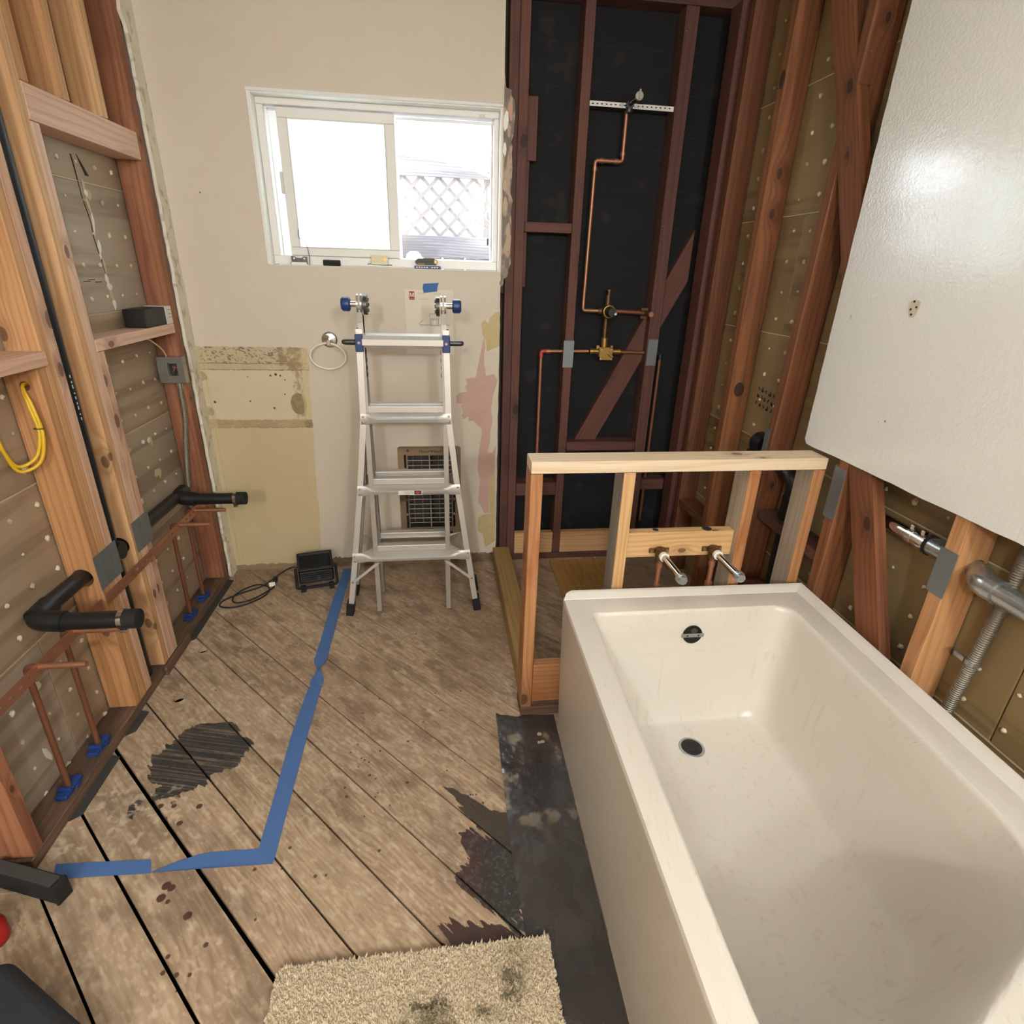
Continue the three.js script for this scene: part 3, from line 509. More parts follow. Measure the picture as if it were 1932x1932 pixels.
S('cripple_stud', [-0.089, 0.0, 1.893, 2.48, 0.547, 0.585], W.fir[0], 'middle cripple stud standing on the header block', GL);
S('cripple_stud', [-0.089, 0.0, 1.893, 2.48, 0.330, 0.368], W.fir[2], 'cripple stud on the header closest to the window wall corner', GL);
S('sill_block', [-0.089, 0.001, 1.194, 1.232, 0.145, 0.734], W.pink[0], 'pale pink sill block carrying the black box', GL);
S('sill_block', [-0.089, 0.012, 1.194, 1.232, 1.000, 1.551], W.pink[1], 'pale sill block above the yellow cable loop', GL);
S('wall_stud', [-0.089, 0.0, 0.037, 2.48, 0.092, 0.143], W.corner[0], 'dark orange corner stud carrying the steel junction box', GL);

// ---------- framing: shower wall ----------
const GS = 'old dark framing of the shower wall', ZS = -0.0135, ZB = -0.1035;
const red = (name, x0, x1, y0, y1, label, mat = W.red[0], z0 = ZB, z1 = ZS) => S(name, [x0, x1, y0, y1, z0, z1], mat, label, GS);
red('wall_stud', 1.377, 1.4175, 0.037, 2.455, 'dark red stud against the torn edge of the cream drywall');
red('wall_stud', 1.418, 1.459, 0.037, 2.455, 'dark red stud doubled onto the stud at the torn drywall edge', W.red[1]);
const st2 = red('wall_stud', 1.672, 1.714, 0.037, 2.455, 'dark red stud under the nail plate beside the red pipe elbow', W.red[1]);
const st3 = red('wall_stud', 2.080, 2.136, 0.037, 2.455, 'dark red stud under the nail plate beside the blackened pipe elbow', W.red[0]);
red('top_plate', 1.36, 2.38, 2.456, 2.499, 'dark top plate over the shower studs');
red('bottom_plate', 1.36, 2.38, 0.0, 0.036, 'dark bottom plate under the shower studs');
red('blocking', 1.46, 1.671, 1.627, 1.667, 'dark block between the doubled stud and the next shower stud at window sill height', W.red[1]);
red('blocking', 1.715, 2.079, 0.622, 0.668, 'dark block below the diagonal brace in the shower wall', W.red[1]);
const blkHot = red('blocking', 1.46, 1.671, 0.378, 0.448, 'paint-flecked dark block low beside the doubled shower stud', W.red[0]);
const blkCold = red('blocking', 2.137, 2.265, 0.40, 0.46, 'dark block low in the shower corner beside the square post', W.red[0]);
S('blocking', [1.46, 1.671, 0.037, 0.160, -0.052, ZS], W.pony[0], 'short fresh fir block low in the shower wall next to the doubled stud', GS);
S('blocking', [1.715, 2.079, 0.037, 0.160, -0.052, ZS], W.fir[2], 'long fresh fir block low in the shower wall below the valves', GS);
// plywood scraps nailed at the doubled stud
for (const [x0, x1, y0, y1, l] of [[1.459, 1.505, 1.90, 2.13, 'splintered scrap of brown plywood behind the doubled shower stud'], [1.459, 1.476, 1.40, 1.90, 'narrow brown board behind the doubled shower stud'], [1.357, 1.376, 1.37, 1.43, 'small dark offcut under the torn plaster beside the window']])
  S('board_scrap', [x0, x1, y0, y1, -0.06, -0.045], W.red[1], l, GS);
{ // diagonal brace, cut in between the studs
  const part = (P, label) => { const g = sheet(P, 0.042); g.translate(0, 0, -0.1025); const c = new THREE.Box3().setFromBufferAttribute(g.attributes.position).getCenter(new THREE.Vector3()); g.translate(-c.x, -c.y, -c.z); const a = Math.atan2(0.95, 0.48); g.rotateZ(-a); const q = uvBox(g, 0); q.rotateZ(a); const m = mesh('diagonal_brace', q, W.red[1], null); m.position.copy(c); return tag(m, label, 'brace', GS); };
  const ln = (x) => 0.672 + (x - 1.875) * 2.0, lt = (x) => 0.672 + (x - 1.766) * 2.0;
  part([[1.766, 0.67], [1.875, 0.67], [2.079, ln(2.079)], [2.079, lt(2.079)]], 'lower piece of the dark diagonal brace, below the brass mixing valve');
  part([[2.137, ln(2.137)], [2.262, ln(2.262)], [2.262, lt(2.262)], [2.137, lt(2.137)]], 'upper piece of the dark diagonal brace, running into the shower corner');
}

// ---------- framing: right-hand wall ----------
const GR = 'old fir framing of the wall behind the bathtub';
function rstud(z0, z1, y0, y1, mat, label, lean = 0) {
  const m = S('wall_stud', [XR, XR + 0.089, y0, y1, z0, z1], mat, label, GR);
  if (lean) { const p = m.geometry.attributes.position; for (let i = 0; i < p.count; i++) p.setZ(i, p.getZ(i) + lean * p.getY(i)); m.geometry.computeVertexNormals(); }
  return m;
}
S('corner_post', [2.266, XR + 0.089, 0.037, 2.455, -0.0125, 0.085], W.red[1], 'dark square post in the shower corner', GR);
rstud(0.125, 0.166, 0.0, 2.49, W.old[1], 'brown old stud one gap away from the shower corner post');
const r2 = rstud(0.436, 0.480, 0.0, 2.49, W.old[2], 'old orange-brown stud with a big dark knot near the top');
const r3 = rstud(0.822, 0.862, 0.0, 2.49, W.old[0], 'leaning old stud with pale edge, crossed by the long brace near the ceiling', 0.036);
const s4 = rstud(1.214, 1.256, 0.0, 2.49, W.old[2], 'old stud with a long nail plate behind the end of the low stud wall');
const s5 = rstud(1.636, 1.678, 0.0, 2.49, W.fir[1], 'orange old stud with a nail plate over the steel drain pipe');
holed(s5, [XR + 0.0615, 0.838, 1.66], 0.0265);
{ // two big knots in the second old stud
  const kw = wood(23, 0x4a2c1c, 0x24140d, { knots: 1, rings: 120, warp: 10 });
  for (const [x, y, z, side, ry, rz] of [[XR - 0.0004, 2.106, 0.460, 0, 0.028, 0.016], [XR + 0.041, 1.036, 0.4804, 1, 0.030, 0.022]]) { const g = new THREE.CylinderGeometry(1, 1, 0.0012, 18); side ? g.rotateX(Math.PI / 2) : g.rotateZ(Math.PI / 2); side ? g.scale(rz, ry, 1) : g.scale(1, ry, rz); const m = mesh('knot', g, kw, r2, 'dark knot'); m.position.set(x - r2.position.x, y - r2.position.y, z - r2.position.z); }
}
{ // long let-in brace; the studs are notched for it
  const cz = (y) => 1.505 - 0.457 * (y - 0.53), hw = 0.049, y0 = 0.02, y1 = 2.49;
  const P = [[-(cz(y0) - hw), y0], [-(cz(y0) + hw), y0], [-(cz(y1) + hw), y1], [-(cz(y1) - hw), y1]];
  const mk = (t, grow) => { const g = sheet(P.map(([a, b], i) => [a + (i === 0 || i === 3 ? 1 : -1) * grow, b]), t); g.rotateY(Math.PI / 2); return g; };
  const g = mk(0.036, 0); g.rotateX(0); const a = -Math.atan(0.457); g.rotateX(-a); const q = uvBox(g, 1); q.rotateX(a); q.translate(XR - 0.001, 0, 0);
  const m = mesh('diagonal_brace', q, W.old[0], null); tag(m, 'long diagonal brace let into the studs beside the white drywall', 'brace', GR);
  const cut = new Brush(mk(0.10, 0.002)); cut.position.set(XR - 0.06, 0, 0); cut.updateMatrixWorld();
  for (const s of [r3, s4]) { const b = new Brush(s.geometry); b.position.copy(s.position); b.updateMatrixWorld(); const ev = new Evaluator(); ev.attributes = ['position', 'normal', 'uv']; const r = ev.evaluate(b, cut, SUBTRACTION).geometry; r.clearGroups(); s.geometry = r; }
}
for (const [z0, z1, y, mat, l] of [[0.167, 0.435, 0.42, W.old[1], 'dusty block between the two studs next to the shower corner'], [0.481, 0.80, 0.38, W.old[0], 'dusty block between the knotty stud and the leaning stud'], [0.86, 1.213, 0.65, W.red[0], 'dark purple-brown block behind the low stud wall, carrying the black pipe'], [0.86, 1.213, 0.34, W.old[1], 'splintered lower block behind the low stud wall']])
  { const k = S('blocking', [XR + 0.002, XR + 0.089, y - 0.036, y, z0, z1], mat, l, GR); if (y === 0.38) holed(k, [XR + 0.05, y, 0.64], 0.03, 'y'); if (y === 0.34) holed(k, [XR + 0.05, y, 0.965], 0.027, 'y'); }

// ---------- low stud wall at the end of the tub ----------
{
  const pw = thing('pony_wall', 'low open stud wall of fresh lumber at the end of the bathtub', 'stud wall', [1.33, 0, 1.08]);
  const L = (n, b, m, l) => lumber(n, [b[0] - 1.33, b[1] - 1.33, b[2], b[3], b[4] - 1.08, b[5] - 1.08], m, pw, l);
  L('top_plate', [1.333, 2.278, 0.918, 0.956, 1.081, 1.170], W.pony[2]);  // paler wood tone stands in for window light on the plate
  for (const [x, m] of [[1.332, W.pony[1]], [1.618, W.pony[0]], [2.024, W.pony[1]], [2.239, W.pony[1]]]) {
    const st = L('stud', [x, x + 0.038, 0.038, 0.917, 1.081, 1.170], m), g = st.geometry, keep = [], side = [], N = g.attributes.normal;
    for (let i = 0; i < N.count; i += 3) (N.getX(i) < -0.95 && N.getX(i + 1) < -0.95 && N.getX(i + 2) < -0.95 ? side : keep).push(i, i + 1, i + 2);
    const pickG = (ids) => { const q = new THREE.BufferGeometry(); for (const n of ['position', 'normal', 'uv']) { const a = g.attributes[n], k = a.itemSize, out = new Float32Array(ids.length * k); ids.forEach((v, j) => { for (let c = 0; c < k; c++) out[j * k + c] = a.array[v * k + c]; }); q.setAttribute(n, new THREE.BufferAttribute(out, k)); } return q; };
    if (x > 1.4) { st.geometry = pickG(keep); mesh('weathered_face', pickG(side), x < 1.7 ? W.grey[0] : W.worn[0], st, 'pale weathered face'); }
  }
  L('bottom_plate', [1.332, 2.278, 0.0, 0.037, 1.081, 1.170], W.plate[0]);
  L('valve_block', [1.657, 2.023, 0.617, 0.705, 1.112, 1.150], W.pony[0], 'block with the two capped pipes');
  L('base_block', [1.3705, 1.617, 0.060, 0.217, 1.130, 1.168], W.pony[1]);
  L('base_block', [1.3705, 1.617, 0.0375, 0.059, 1.120, 1.160], W.plate[0]);
  const kb = mesh('tar_spot', merge([cyl(0.016, 0.016, 0.001, 14, 'y', [1.935 - 1.33, 0.7055, 1.13 - 1.08]), cyl(0.01, 0.01, 0.001, 12, 'y', [1.76 - 1.33, 0.7055, 1.128 - 1.08])]), M.blackSoft, pw);
}
S('curb', [1.341, 1.428, 0.0, 0.089, 0.002, 1.08], W.curb[0], 'long weathered wooden shower curb running from the window wall to the low stud wall');
S('floor_panel', [1.650, 1.99, 0.0005, 0.012, 0.03, 0.62], W.ply[0], 'sheet of knotty plywood lying on the shower floor');

// ---------- bathtub ----------
{
  const tub = thing('bathtub', 'cream white alcove bathtub with flat apron beside the low stud wall', 'bathtub', [1.4437, 0, 1.1973]);
  tub.rotation.y = -0.0161;
  const acr = phy({ color: 0xdcd6cd, roughness: 0.28, bumpMap: grayTex(256, 256, (u, v) => 128 + 60 * (fbm(u * 90, v * 90, 2) - 0.5)), bumpScale: 0.0003,
    map: dataTex(1024, 1024, (u, v) => { const x = u * 1.6, y = v * 1.6; let c = mix3([255, 254, 252], [247, 243, 238], fbm(x * 3, y * 3, 4)); const d = fbm(x * 60 + 4, y * 60, 4); c = mix3(c, [225, 217, 205], 0.3 * ss(0.66, 0.8, d)); if (vn(x * 190, y * 190) > 0.9965) c = mix3(c, [120, 110, 100], 0.6); return c; }) });
  // a ring of points round a rounded quadrilateral
  const ringOf = (C, R, y, nc = 9, ns = 20) => {
    const out = [];
    for (let i = 0; i < 4; i++) {
      const p = C[i], a = C[(i + 3) % 4], b = C[(i + 1) % 4], r = R[i];
      const ua = [a[0] - p[0], a[1] - p[1]], ub = [b[0] - p[0], b[1] - p[1]], la = Math.hypot(...ua), lb = Math.hypot(...ub);
      const A = [p[0] + ua[0] / la * r, p[1] + ua[1] / la * r], B = [p[0] + ub[0] / lb * r, p[1] + ub[1] / lb * r];
      for (let k = 0; k <= nc; k++) { const t = k / nc, s = 1 - t; out.push([s * s * A[0] + 2 * s * t * p[0] + t * t * B[0], y, s * s * A[1] + 2 * s * t * p[1] + t * t * B[1]]); }
      const nx = C[(i + 1) % 4], r2 = R[(i + 1) % 4], E = [nx[0] - ub[0] / lb * r2, nx[1] - ub[1] / lb * r2];
      for (let k = 1; k < ns; k++) { const t = k / ns; out.push([B[0] + (E[0] - B[0]) * t, y, B[1] + (E[1] - B[1]) * t]); }
    }
    return out;
  };
  const W0 = 0.8208, L0 = 1.53, H = 0.519;
  const outer = (o, y) => ringOf([[o, o], [W0 - o, o], [W0 - o, L0 - o], [o, L0 - o]], [0.034, 0.006, 0.01, 0.006], y);
  const O = [[0.076, 0.118], [0.712, 0.112], [0.708, 0.995], [0.062, 1.315]], RO = [0.03, 0.075, 0.16, 0.2];
  const F = [[0.165, 0.172], [0.655, 0.165], [0.63, 0.93], [0.16, 1.03]], RF = [0.06, 0.09, 0.14, 0.16];
  const lerpC = (t, grow = 0) => O.map((p, i) => { const q = F[i], cx = 0.39, cz = 0.6, a = [p[0] + (q[0] - p[0]) * t, p[1] + (q[1] - p[1]) * t]; return [a[0] + Math.sign(a[0] - cx) * grow, a[1] + Math.sign(a[1] - cz) * grow]; });
  const RR = (t) => RO.map((r, i) => r + (RF[i] - r) * t);
  const rings = [outer(0.012, 0.0), outer(0.012, 0.02), outer(0.006, 0.25), outer(0.001, H - 0.014), outer(0.001, H - 0.006), outer(0.004, H - 0.001), outer(0.009, H)];
  const inner = [[0, H, 0.010], [0, H - 0.001, 0.005], [0.01, H - 0.006, 0.001], [0.03, H - 0.014, 0]];
  for (const [t, y, g] of inner) rings.push(ringOf(lerpC(t, g), RR(t), y));
  for (const [t, y] of [[0.12, 0.46], [0.28, 0.36], [0.45, 0.26], [0.62, 0.19], [0.78, 0.152], [0.92, 0.131], [1.05, 0.122], [1.2, 0.119]]) rings.push(ringOf(lerpC(t), RR(Math.min(1, t)), y));
  const n = rings[0].length, pos = [], uv = [], idx = [], run = rings[0].map(() => 0);
  rings.forEach((r, k) => r.forEach(([x, y, z], i) => { if (k) { const q = rings[k - 1][i]; run[i] += Math.hypot(x - q[0], y - q[1], z - q[2]); } pos.push(x, y, z); k < 12 ? uv.push(i / n * 2.9, run[i] / 1.6) : uv.push(x / 1.6 + 0.4, z / 1.6); }));
  for (let k = 0; k < rings.length - 1; k++) for (let i = 0; i < n; i++) { const a = k * n + i, b = k * n + (i + 1) % n, c = a + n, d = b + n; idx.push(a, c, b, b, c, d); }
  const ci = pos.length / 3; pos.push(0.39, 0.117, 0.6); uv.push(0.39 / 1.6 + 0.4, 0.6 / 1.6);
  for (let i = 0; i < n; i++) idx.push((rings.length - 1) * n + i, ci, (rings.length - 1) * n + (i + 1) % n);
  const g = new THREE.BufferGeometry(); g.setAttribute('position', new THREE.Float32BufferAttribute(pos, 3)); g.setAttribute('uv', new THREE.Float32BufferAttribute(uv, 2)); g.setIndex(idx); g.computeVertexNormals();
  // normals must point out of the shell: flip when the rim faces down
  { const nr = g.attributes.normal; if (nr.getY(8 * n + 25) < 0) { for (let i = 0; i < idx.length; i += 3) { const t = idx[i + 1]; idx[i + 1] = idx[i + 2]; idx[i + 2] = t; } g.setIndex(idx); g.computeVertexNormals(); } }
  mesh('shell', toCreasedNormals(g, 0.6), acr, tub);
  // raised tile flange along the far end and the wall side, with a mitred start
  const prof = [[0, 0.517], [0, 0.531], [0.003, 0.534], [0.010, 0.534], [0.016, 0.531], [0.034, 0.5205], [0.036, 0.517]];
  const fl = new THREE.BufferGeometry(), fp = [], fi = [];
  const sta = (o) => [[0.036 - o * 0.9, o < 0.001 ? 0.001 : o, 0]];
  const path = [(o) => [0.003 + (o < 0.02 ? 0.034 - o * 1.6 : 0.0), 0.001 + o], (o) => [W0 - 0.001 - o, 0.001 + o], (o) => [W0 - 0.001 - o, L0 - 0.003]];
  for (const f of path) for (const [o, y] of prof) { const [x, z] = f(o); fp.push(x, y, z); }
  const pn = prof.length; for (let s = 0; s < 2; s++) for (let i = 0; i < pn - 1; i++) { const a = s * pn + i, b = a + 1, c = a + pn, d = b + pn; fi.push(a, c, b, b, c, d); }
  for (const s of [0, 2]) for (let i = 1; i < pn - 1; i++) s ? fi.push(s * pn, s * pn + i, s * pn + i + 1) : fi.push(0, i + 1, i);
  fl.setAttribute('position', new THREE.Float32BufferAttribute(fp, 3)); fl.setIndex(fi); fl.computeVertexNormals();
  const flg = toCreasedNormals(fl, 0.5); flg.setAttribute('uv', new THREE.Float32BufferAttribute(new Float32Array(flg.attributes.position.count * 2).map((_, i) => (i * 0.137) % 1), 2));
  mesh('tile_flange', flg, phy({ color: 0xdcd5ca, roughness: 0.3 }), tub);
  // waste and overflow
  const dr = new THREE.Group(); dr.name = 'drain'; dr.position.set(0.385, 0.1205, 0.278); tub.add(dr);
  mesh('drain_rim', lathe([[0.030, -0.001], [0.034, 0.0015], [0.038, 0.001], [0.040, -0.001]], 36), M.zinc, dr);
  mesh('drain_bowl', lathe([[0, -0.0002], [0.016, -0.0001], [0.0165, 0.002], [0.0215, 0.002], [0.022, 0.0002], [0.032, 0.0008]], 36), M.black, dr, 'black open drain hole');
  const ov = new THREE.Group(); ov.name = 'overflow'; ov.position.set(0.400, 0.434, 0.1265); ov.rotation.x = -0.085; tub.add(ov);
  mesh('overflow_hole', cyl(0.031, 0.031, 0.004, 32, 'z', [0, 0, 0.0005]), std({ color: 0x0c0c0d, roughness: 0.35 }), ov, 'round black overflow hole');
  mesh('overflow_pipe', cyl(0.012, 0.010, 0.003, 20, 'z', [0.003, 0.012, 0.003]), M.steelDark, ov);
  mesh('cross_bar', merge([bx(-0.036, 0.036, -0.008, 0.005, 0.003, 0.0055, 0.001)]), M.zinc, ov, 'steel strap across the overflow hole');
  for (const x of [-0.018, 0.018]) mesh('strap_hole', cyl(0.0028, 0.0028, 0.0008, 12, 'z', [x, -0.0015, 0.0058]), M.black, ov);
  mesh('screw', cyl(0.003, 0.003, 0.002, 10, 'z', [0, -0.0015, 0.006]), M.chrome, ov);
}

// ---------- stub-outs on the low stud wall ----------
for (const [x, l] of [[1.770, 'chrome capped stub pipe on the valve block, next to the grey faced stud'], [1.952, 'chrome capped stub pipe on the valve block, next to the third stud']]) {
  const t = thing('stub_out', l, 'pipe', [x, 0, 1.15], 'capped tub filler pipes');
  mesh('copper_riser', merge([pipe([[0, 0.02, 0.022], [0, 0.63, 0.022]], 0.0085), cyl(0.011, 0.011, 0.02, 14, 'y', [0, 0.60, 0.022]), cyl(0.0125, 0.0125, 0.016, 14, 'y', [0, 0.522, 0.022])]), M.copper, t);
  mesh('drop_ear_elbow', merge([cyl(0.016, 0.016, 0.04, 16, 'y', [0, 0.637, 0.019]), cyl(0.017, 0.017, 0.03, 16, 'z', [0, 0.642, 0.028]), bx(-0.034, 0.034, 0.634, 0.652, 0.0005, 0.007, 0.003)]), M.brassDull, t);
  for (const s of [-1, 1]) mesh('screw', cyl(0.006, 0.006, 0.004, 12, 'z', [s * 0.026, 0.643, 0.009]), M.brass, t);
  mesh('collar', cyl(0.0155, 0.0155, 0.012, 18, 'z', [0, 0.642, 0.049]), M.white, t);
  mesh('nipple', cyl(0.0112, 0.0112, 0.135, 20, 'z', [0, 0.642, 0.118]), M.chrome, t);
  mesh('cap', merge([cyl(0.0165, 0.0165, 0.012, 20, 'z', [0, 0.642, 0.186]), cyl(0.015, 0.0135, 0.012, 8, 'z', [0, 0.642, 0.197])]), M.zinc, t);
}

// ---------- shower plumbing ----------
{
  const t = thing('shower_plumbing', 'copper and brass shower pipework with two valves between the dark studs', 'plumbing', [1.88, 0, -0.05]);
  const X = (x) => x - 1.88;
  mesh('supply_pipe', merge([pipe([[X(1.884), 2.10, 0], [X(1.884), 1.916, 0], [X(1.764), 1.916, 0], [X(1.757), 1.305, 0], [X(1.84), 1.303, 0]], 0.0085, 0.014), cyl(0.011, 0.011, 0.018, 12, 'y', [X(1.884), 1.945, 0]), cyl(0.011, 0.011, 0.018, 12, 'x', [X(1.855), 1.916, 0]), cyl(0.011, 0.011, 0.018, 12, 'x', [X(1.79), 1.916, 0]), cyl(0.011, 0.011, 0.018, 12, 'y', [X(1.764), 1.885, 0])]), M.copper, t);
  mesh('cross_pipe', pipe([[X(1.92), 1.303, 0], [X(2.06), 1.30, 0]], 0.0095), M.copperDull, t);
  const uv = mesh('diverter_valve', merge([cyl(0.030, 0.030, 0.04, 24, 'z', [X(1.876), 1.303, 0.012]), cyl(0.012, 0.012, 0.08, 14, 'y', [X(1.876), 1.335, 0]), cyl(0.016, 0.016, 0.028, 14, 'x', [X(1.846), 1.303, 0]), cyl(0.016, 0.016, 0.028, 14, 'x', [X(1.908), 1.303, 0]), cyl(0.008, 0.008, 0.03, 10, 'y', [X(1.878), 1.382, 0]), cyl(0.016, 0.016, 0.006, 10, 'y', [X(1.878), 1.396, 0]), cyl(0.011, 0.011, 0.09, 14, 'y', [X(1.874), 1.24, 0]), cyl(0.014, 0.014, 0.03, 14, 'y', [X(1.874), 1.172, 0]), cyl(0.0085, 0.0085, 0.05, 12, 'y', [X(1.874), 1.205, 0])]), M.brassDull, t, 'tarnished brass upper valve');
  mesh('trim_ring', (() => { const g = new THREE.TorusGeometry(0.026, 0.005, 10, 28); g.translate(X(1.876), 1.303, 0.036); return g; })(), M.brass, uv);
  mesh('cartridge', merge([cyl(0.024, 0.019, 0.055, 22, 'z', [X(1.878), 1.302, 0.055])]), M.black, uv, 'black plastic cartridge sleeve');
  mesh('spindle', cyl(0.007, 0.006, 0.03, 12, 'z', [X(1.886), 1.298, 0.094]), M.zinc, uv);
  mesh('end_elbow', merge([cyl(0.013, 0.013, 0.05, 14, 'x', [X(2.062), 1.298, 0]), cyl(0.012, 0.012, 0.06, 14, 'z', [X(2.07), 1.297, 0.03]), bx(X(2.045), X(2.08), 1.272, 1.322, -0.01, -0.002, 0.002)]), M.brassDull, t);
  mesh('end_cap', cyl(0.0115, 0.0115, 0.016, 14, 'z', [X(2.07), 1.297, 0.066]), M.copper, t);
  const lv = mesh('mixing_valve', merge([bx(X(1.848), X(1.912), 1.09, 1.14, -0.012, 0.02, 0.006), cyl(0.017, 0.017, 0.05, 16, 'y', [X(1.876), 1.155, 0]), cyl(0.014, 0.014, 0.05, 14, 'x', [X(1.83), 1.117, 0]), cyl(0.014, 0.014, 0.05, 14, 'x', [X(1.93), 1.117, 0]), cyl(0.0165, 0.0165, 0.014, 8, 'x', [X(1.812), 1.117, 0]), cyl(0.0165, 0.0165, 0.014, 8, 'x', [X(1.950), 1.117, 0]), bx(X(1.838), X(1.852), 1.128, 1.146, -0.004, 0.004, 0.002), bx(X(1.908), X(1.922), 1.128, 1.146, -0.004, 0.004, 0.002)]), M.brass, t, 'bright brass mixing valve body');
  mesh('cover_plate', bx(X(1.852), X(1.916), 1.078, 1.134, 0.0205, 0.026, 0.003), M.brass, lv);
  mesh('stop_key', (() => { const g = rbox(0.034, 0.014, 0.012, 0.003); g.rotateZ(-0.7); g.translate(X(1.902), 1.104, 0.032); return g; })(), M.brass, lv);
  for (const [x, y] of [[1.857, 1.128], [1.911, 1.128], [1.857, 1.084], [1.911, 1.084]]) mesh('screw', cyl(0.004, 0.004, 0.004, 10, 'z', [X(x), y, 0.027]), M.zinc, lv);
  mesh('hot_pipe', merge([pipe([[X(1.80), 1.117, 0], [X(1.566), 1.114, 0], [X(1.571), 0.20, 0]], 0.0085, 0.02), cyl(0.0115, 0.0115, 0.018, 12, 'x', [X(1.60), 1.114, 0])]), M.copper, t);
  mesh('hot_elbow', pipe([[X(1.592), 1.1145, 0], [X(1.566), 1.114, 0], [X(1.567), 1.086, 0]], 0.011, 0.02), std({ color: 0xa8423c, roughness: 0.45, metalness: 0.3 }), t, 'reddish elbow');
  mesh('cold_pipe', pipe([[X(1.96), 1.115, 0], [X(2.168), 1.112, 0], [X(2.170), 0.20, 0]], 0.0085, 0.02), M.copperDull, t);
  mesh('cold_elbow', pipe([[X(2.145), 1.112, 0], [X(2.168), 1.112, 0], [X(2.169), 1.08, 0]], 0.012, 0.02), std({ color: 0x232a33, roughness: 0.45, metalness: 0.4 }), t, 'blackened elbow');
  holed(blkHot, [1.571, 0.41, -0.05], 0.012, 'y'); holed(blkCold, [2.170, 0.43, -0.05], 0.012, 'y'); holed(st3, [2.1, 1.113, -0.05], 0.013, 'x'); holed(st2, [1.69, 1.115, -0.05], 0.013, 'x');
}
{
  const t = thing('shower_stub_pipe', 'dark shower arm nipple with pale cap on a perforated steel strap', 'pipe', [1.884, 2.115, -0.03]);
  const s = mesh('strap', (() => { const sh = []; for (let i = 0; i < 18; i++) sh.push([[-0.158 + i * 0.0195, -0.0025], [-0.150 + i * 0.0195, -0.0025], [-0.150 + i * 0.0195, 0.002], [-0.158 + i * 0.0195, 0.002]]); return sheet([[-0.169, -0.009], [0.196, -0.011], [0.196, 0.007], [-0.169, 0.009]], 0.0015, 'z', sh); })(), M.white, t, 'white perforated strap between two studs');
  mesh('elbow', merge([cyl(0.014, 0.014, 0.03, 16, 'y', [0, -0.012, 0.012]), cyl(0.015, 0.015, 0.024, 16, 'z', [0, 0, 0.014])]), M.steelDark, t);
  for (const x of [-0.03, 0.03]) mesh('screw', cyl(0.008, 0.008, 0.005, 12, 'z', [x, 0, 0.004]), M.zinc, t);
  mesh('nipple', cyl(0.0105, 0.0105, 0.10, 16, 'z', [0, 0.003, 0.075]), std({ color: 0x2b2c2e, roughness: 0.4, metalness: 0.5 }), t);
  mesh('cap', merge([cyl(0.0155, 0.0155, 0.014, 18, 'z', [0, 0.003, 0.132]), bx(-0.004, 0.004, -0.008, 0.024, 0.1395, 0.146, 0.002)]), std({ color: 0xa9a49a, roughness: 0.5 }), t);
}
// nail plates
const GP = 'grey steel nail plates';
function plateX(x, y0, y1, z0, z1, sgn, label, strips = 1) {
  const t = thing('nail_plate', label, 'nail plate', [x, (y0 + y1) / 2, (z0 + z1) / 2], GP), n = strips, w = (z1 - z0) / n;
  for (let i = 0; i < n; i++) mesh('plate', bx(Math.min(0, sgn * 0.002), Math.max(0, sgn * 0.002), -(y1 - y0) / 2, (y1 - y0) / 2, -(z1 - z0) / 2 + i * w + 0.001, -(z1 - z0) / 2 + (i + 1) * w - 0.001), M.plateGrey, t);
}
plateX(0.0012, 0.505, 0.620, 0.911, 1.043, 1, 'three grey nail plates side by side on the post near the elbow of the drain', 3);
plateX(0.0012, 0.514, 0.627, 0.680, 0.800, 1, 'pair of grey nail plates on the post under the header', 2);
plateX(XR - 0.0012, 0.76, 0.88, 1.630, 1.682, -1, 'grey nail plate over the galvanized pipe on the orange stud');
plateX(XR - 0.0012, 0.78, 0.945, 1.206, 1.258, -1, 'long grey nail plate on the stud behind the end of the low stud wall');
plateX(XR - 0.0012, 0.83, 0.955, 0.80, 0.83, -1, 'grey nail plate on the leaning stud above the low stud wall');
for (const [x, w, y0, y1, l] of [[1.667, 0.050, 1.046, 1.167, 'grey toothed nail plate on the dark stud beside the red pipe elbow'], [2.086, 0.048, 1.06, 1.178, 'grey toothed nail plate on the dark stud beside the blackened pipe elbow']]) {
  const t = thing('nail_plate', l, 'nail plate', [x, y0, ZS + 0.001], GP), o = [[0, 0]], n = 8, h = y1 - y0;
  for (let i = 0; i < n; i++) o.push([w * (i + 0.5) / n, -0.004], [w * (i + 1) / n, 0]);
  o.push([w, h]); for (let i = n; i > 0; i--) o.push([w * (i - 0.5) / n, h + 0.004], [w * (i - 1) / n, h]);
  mesh('plate', sheet(o, 0.0015), M.plateGrey, t);
}

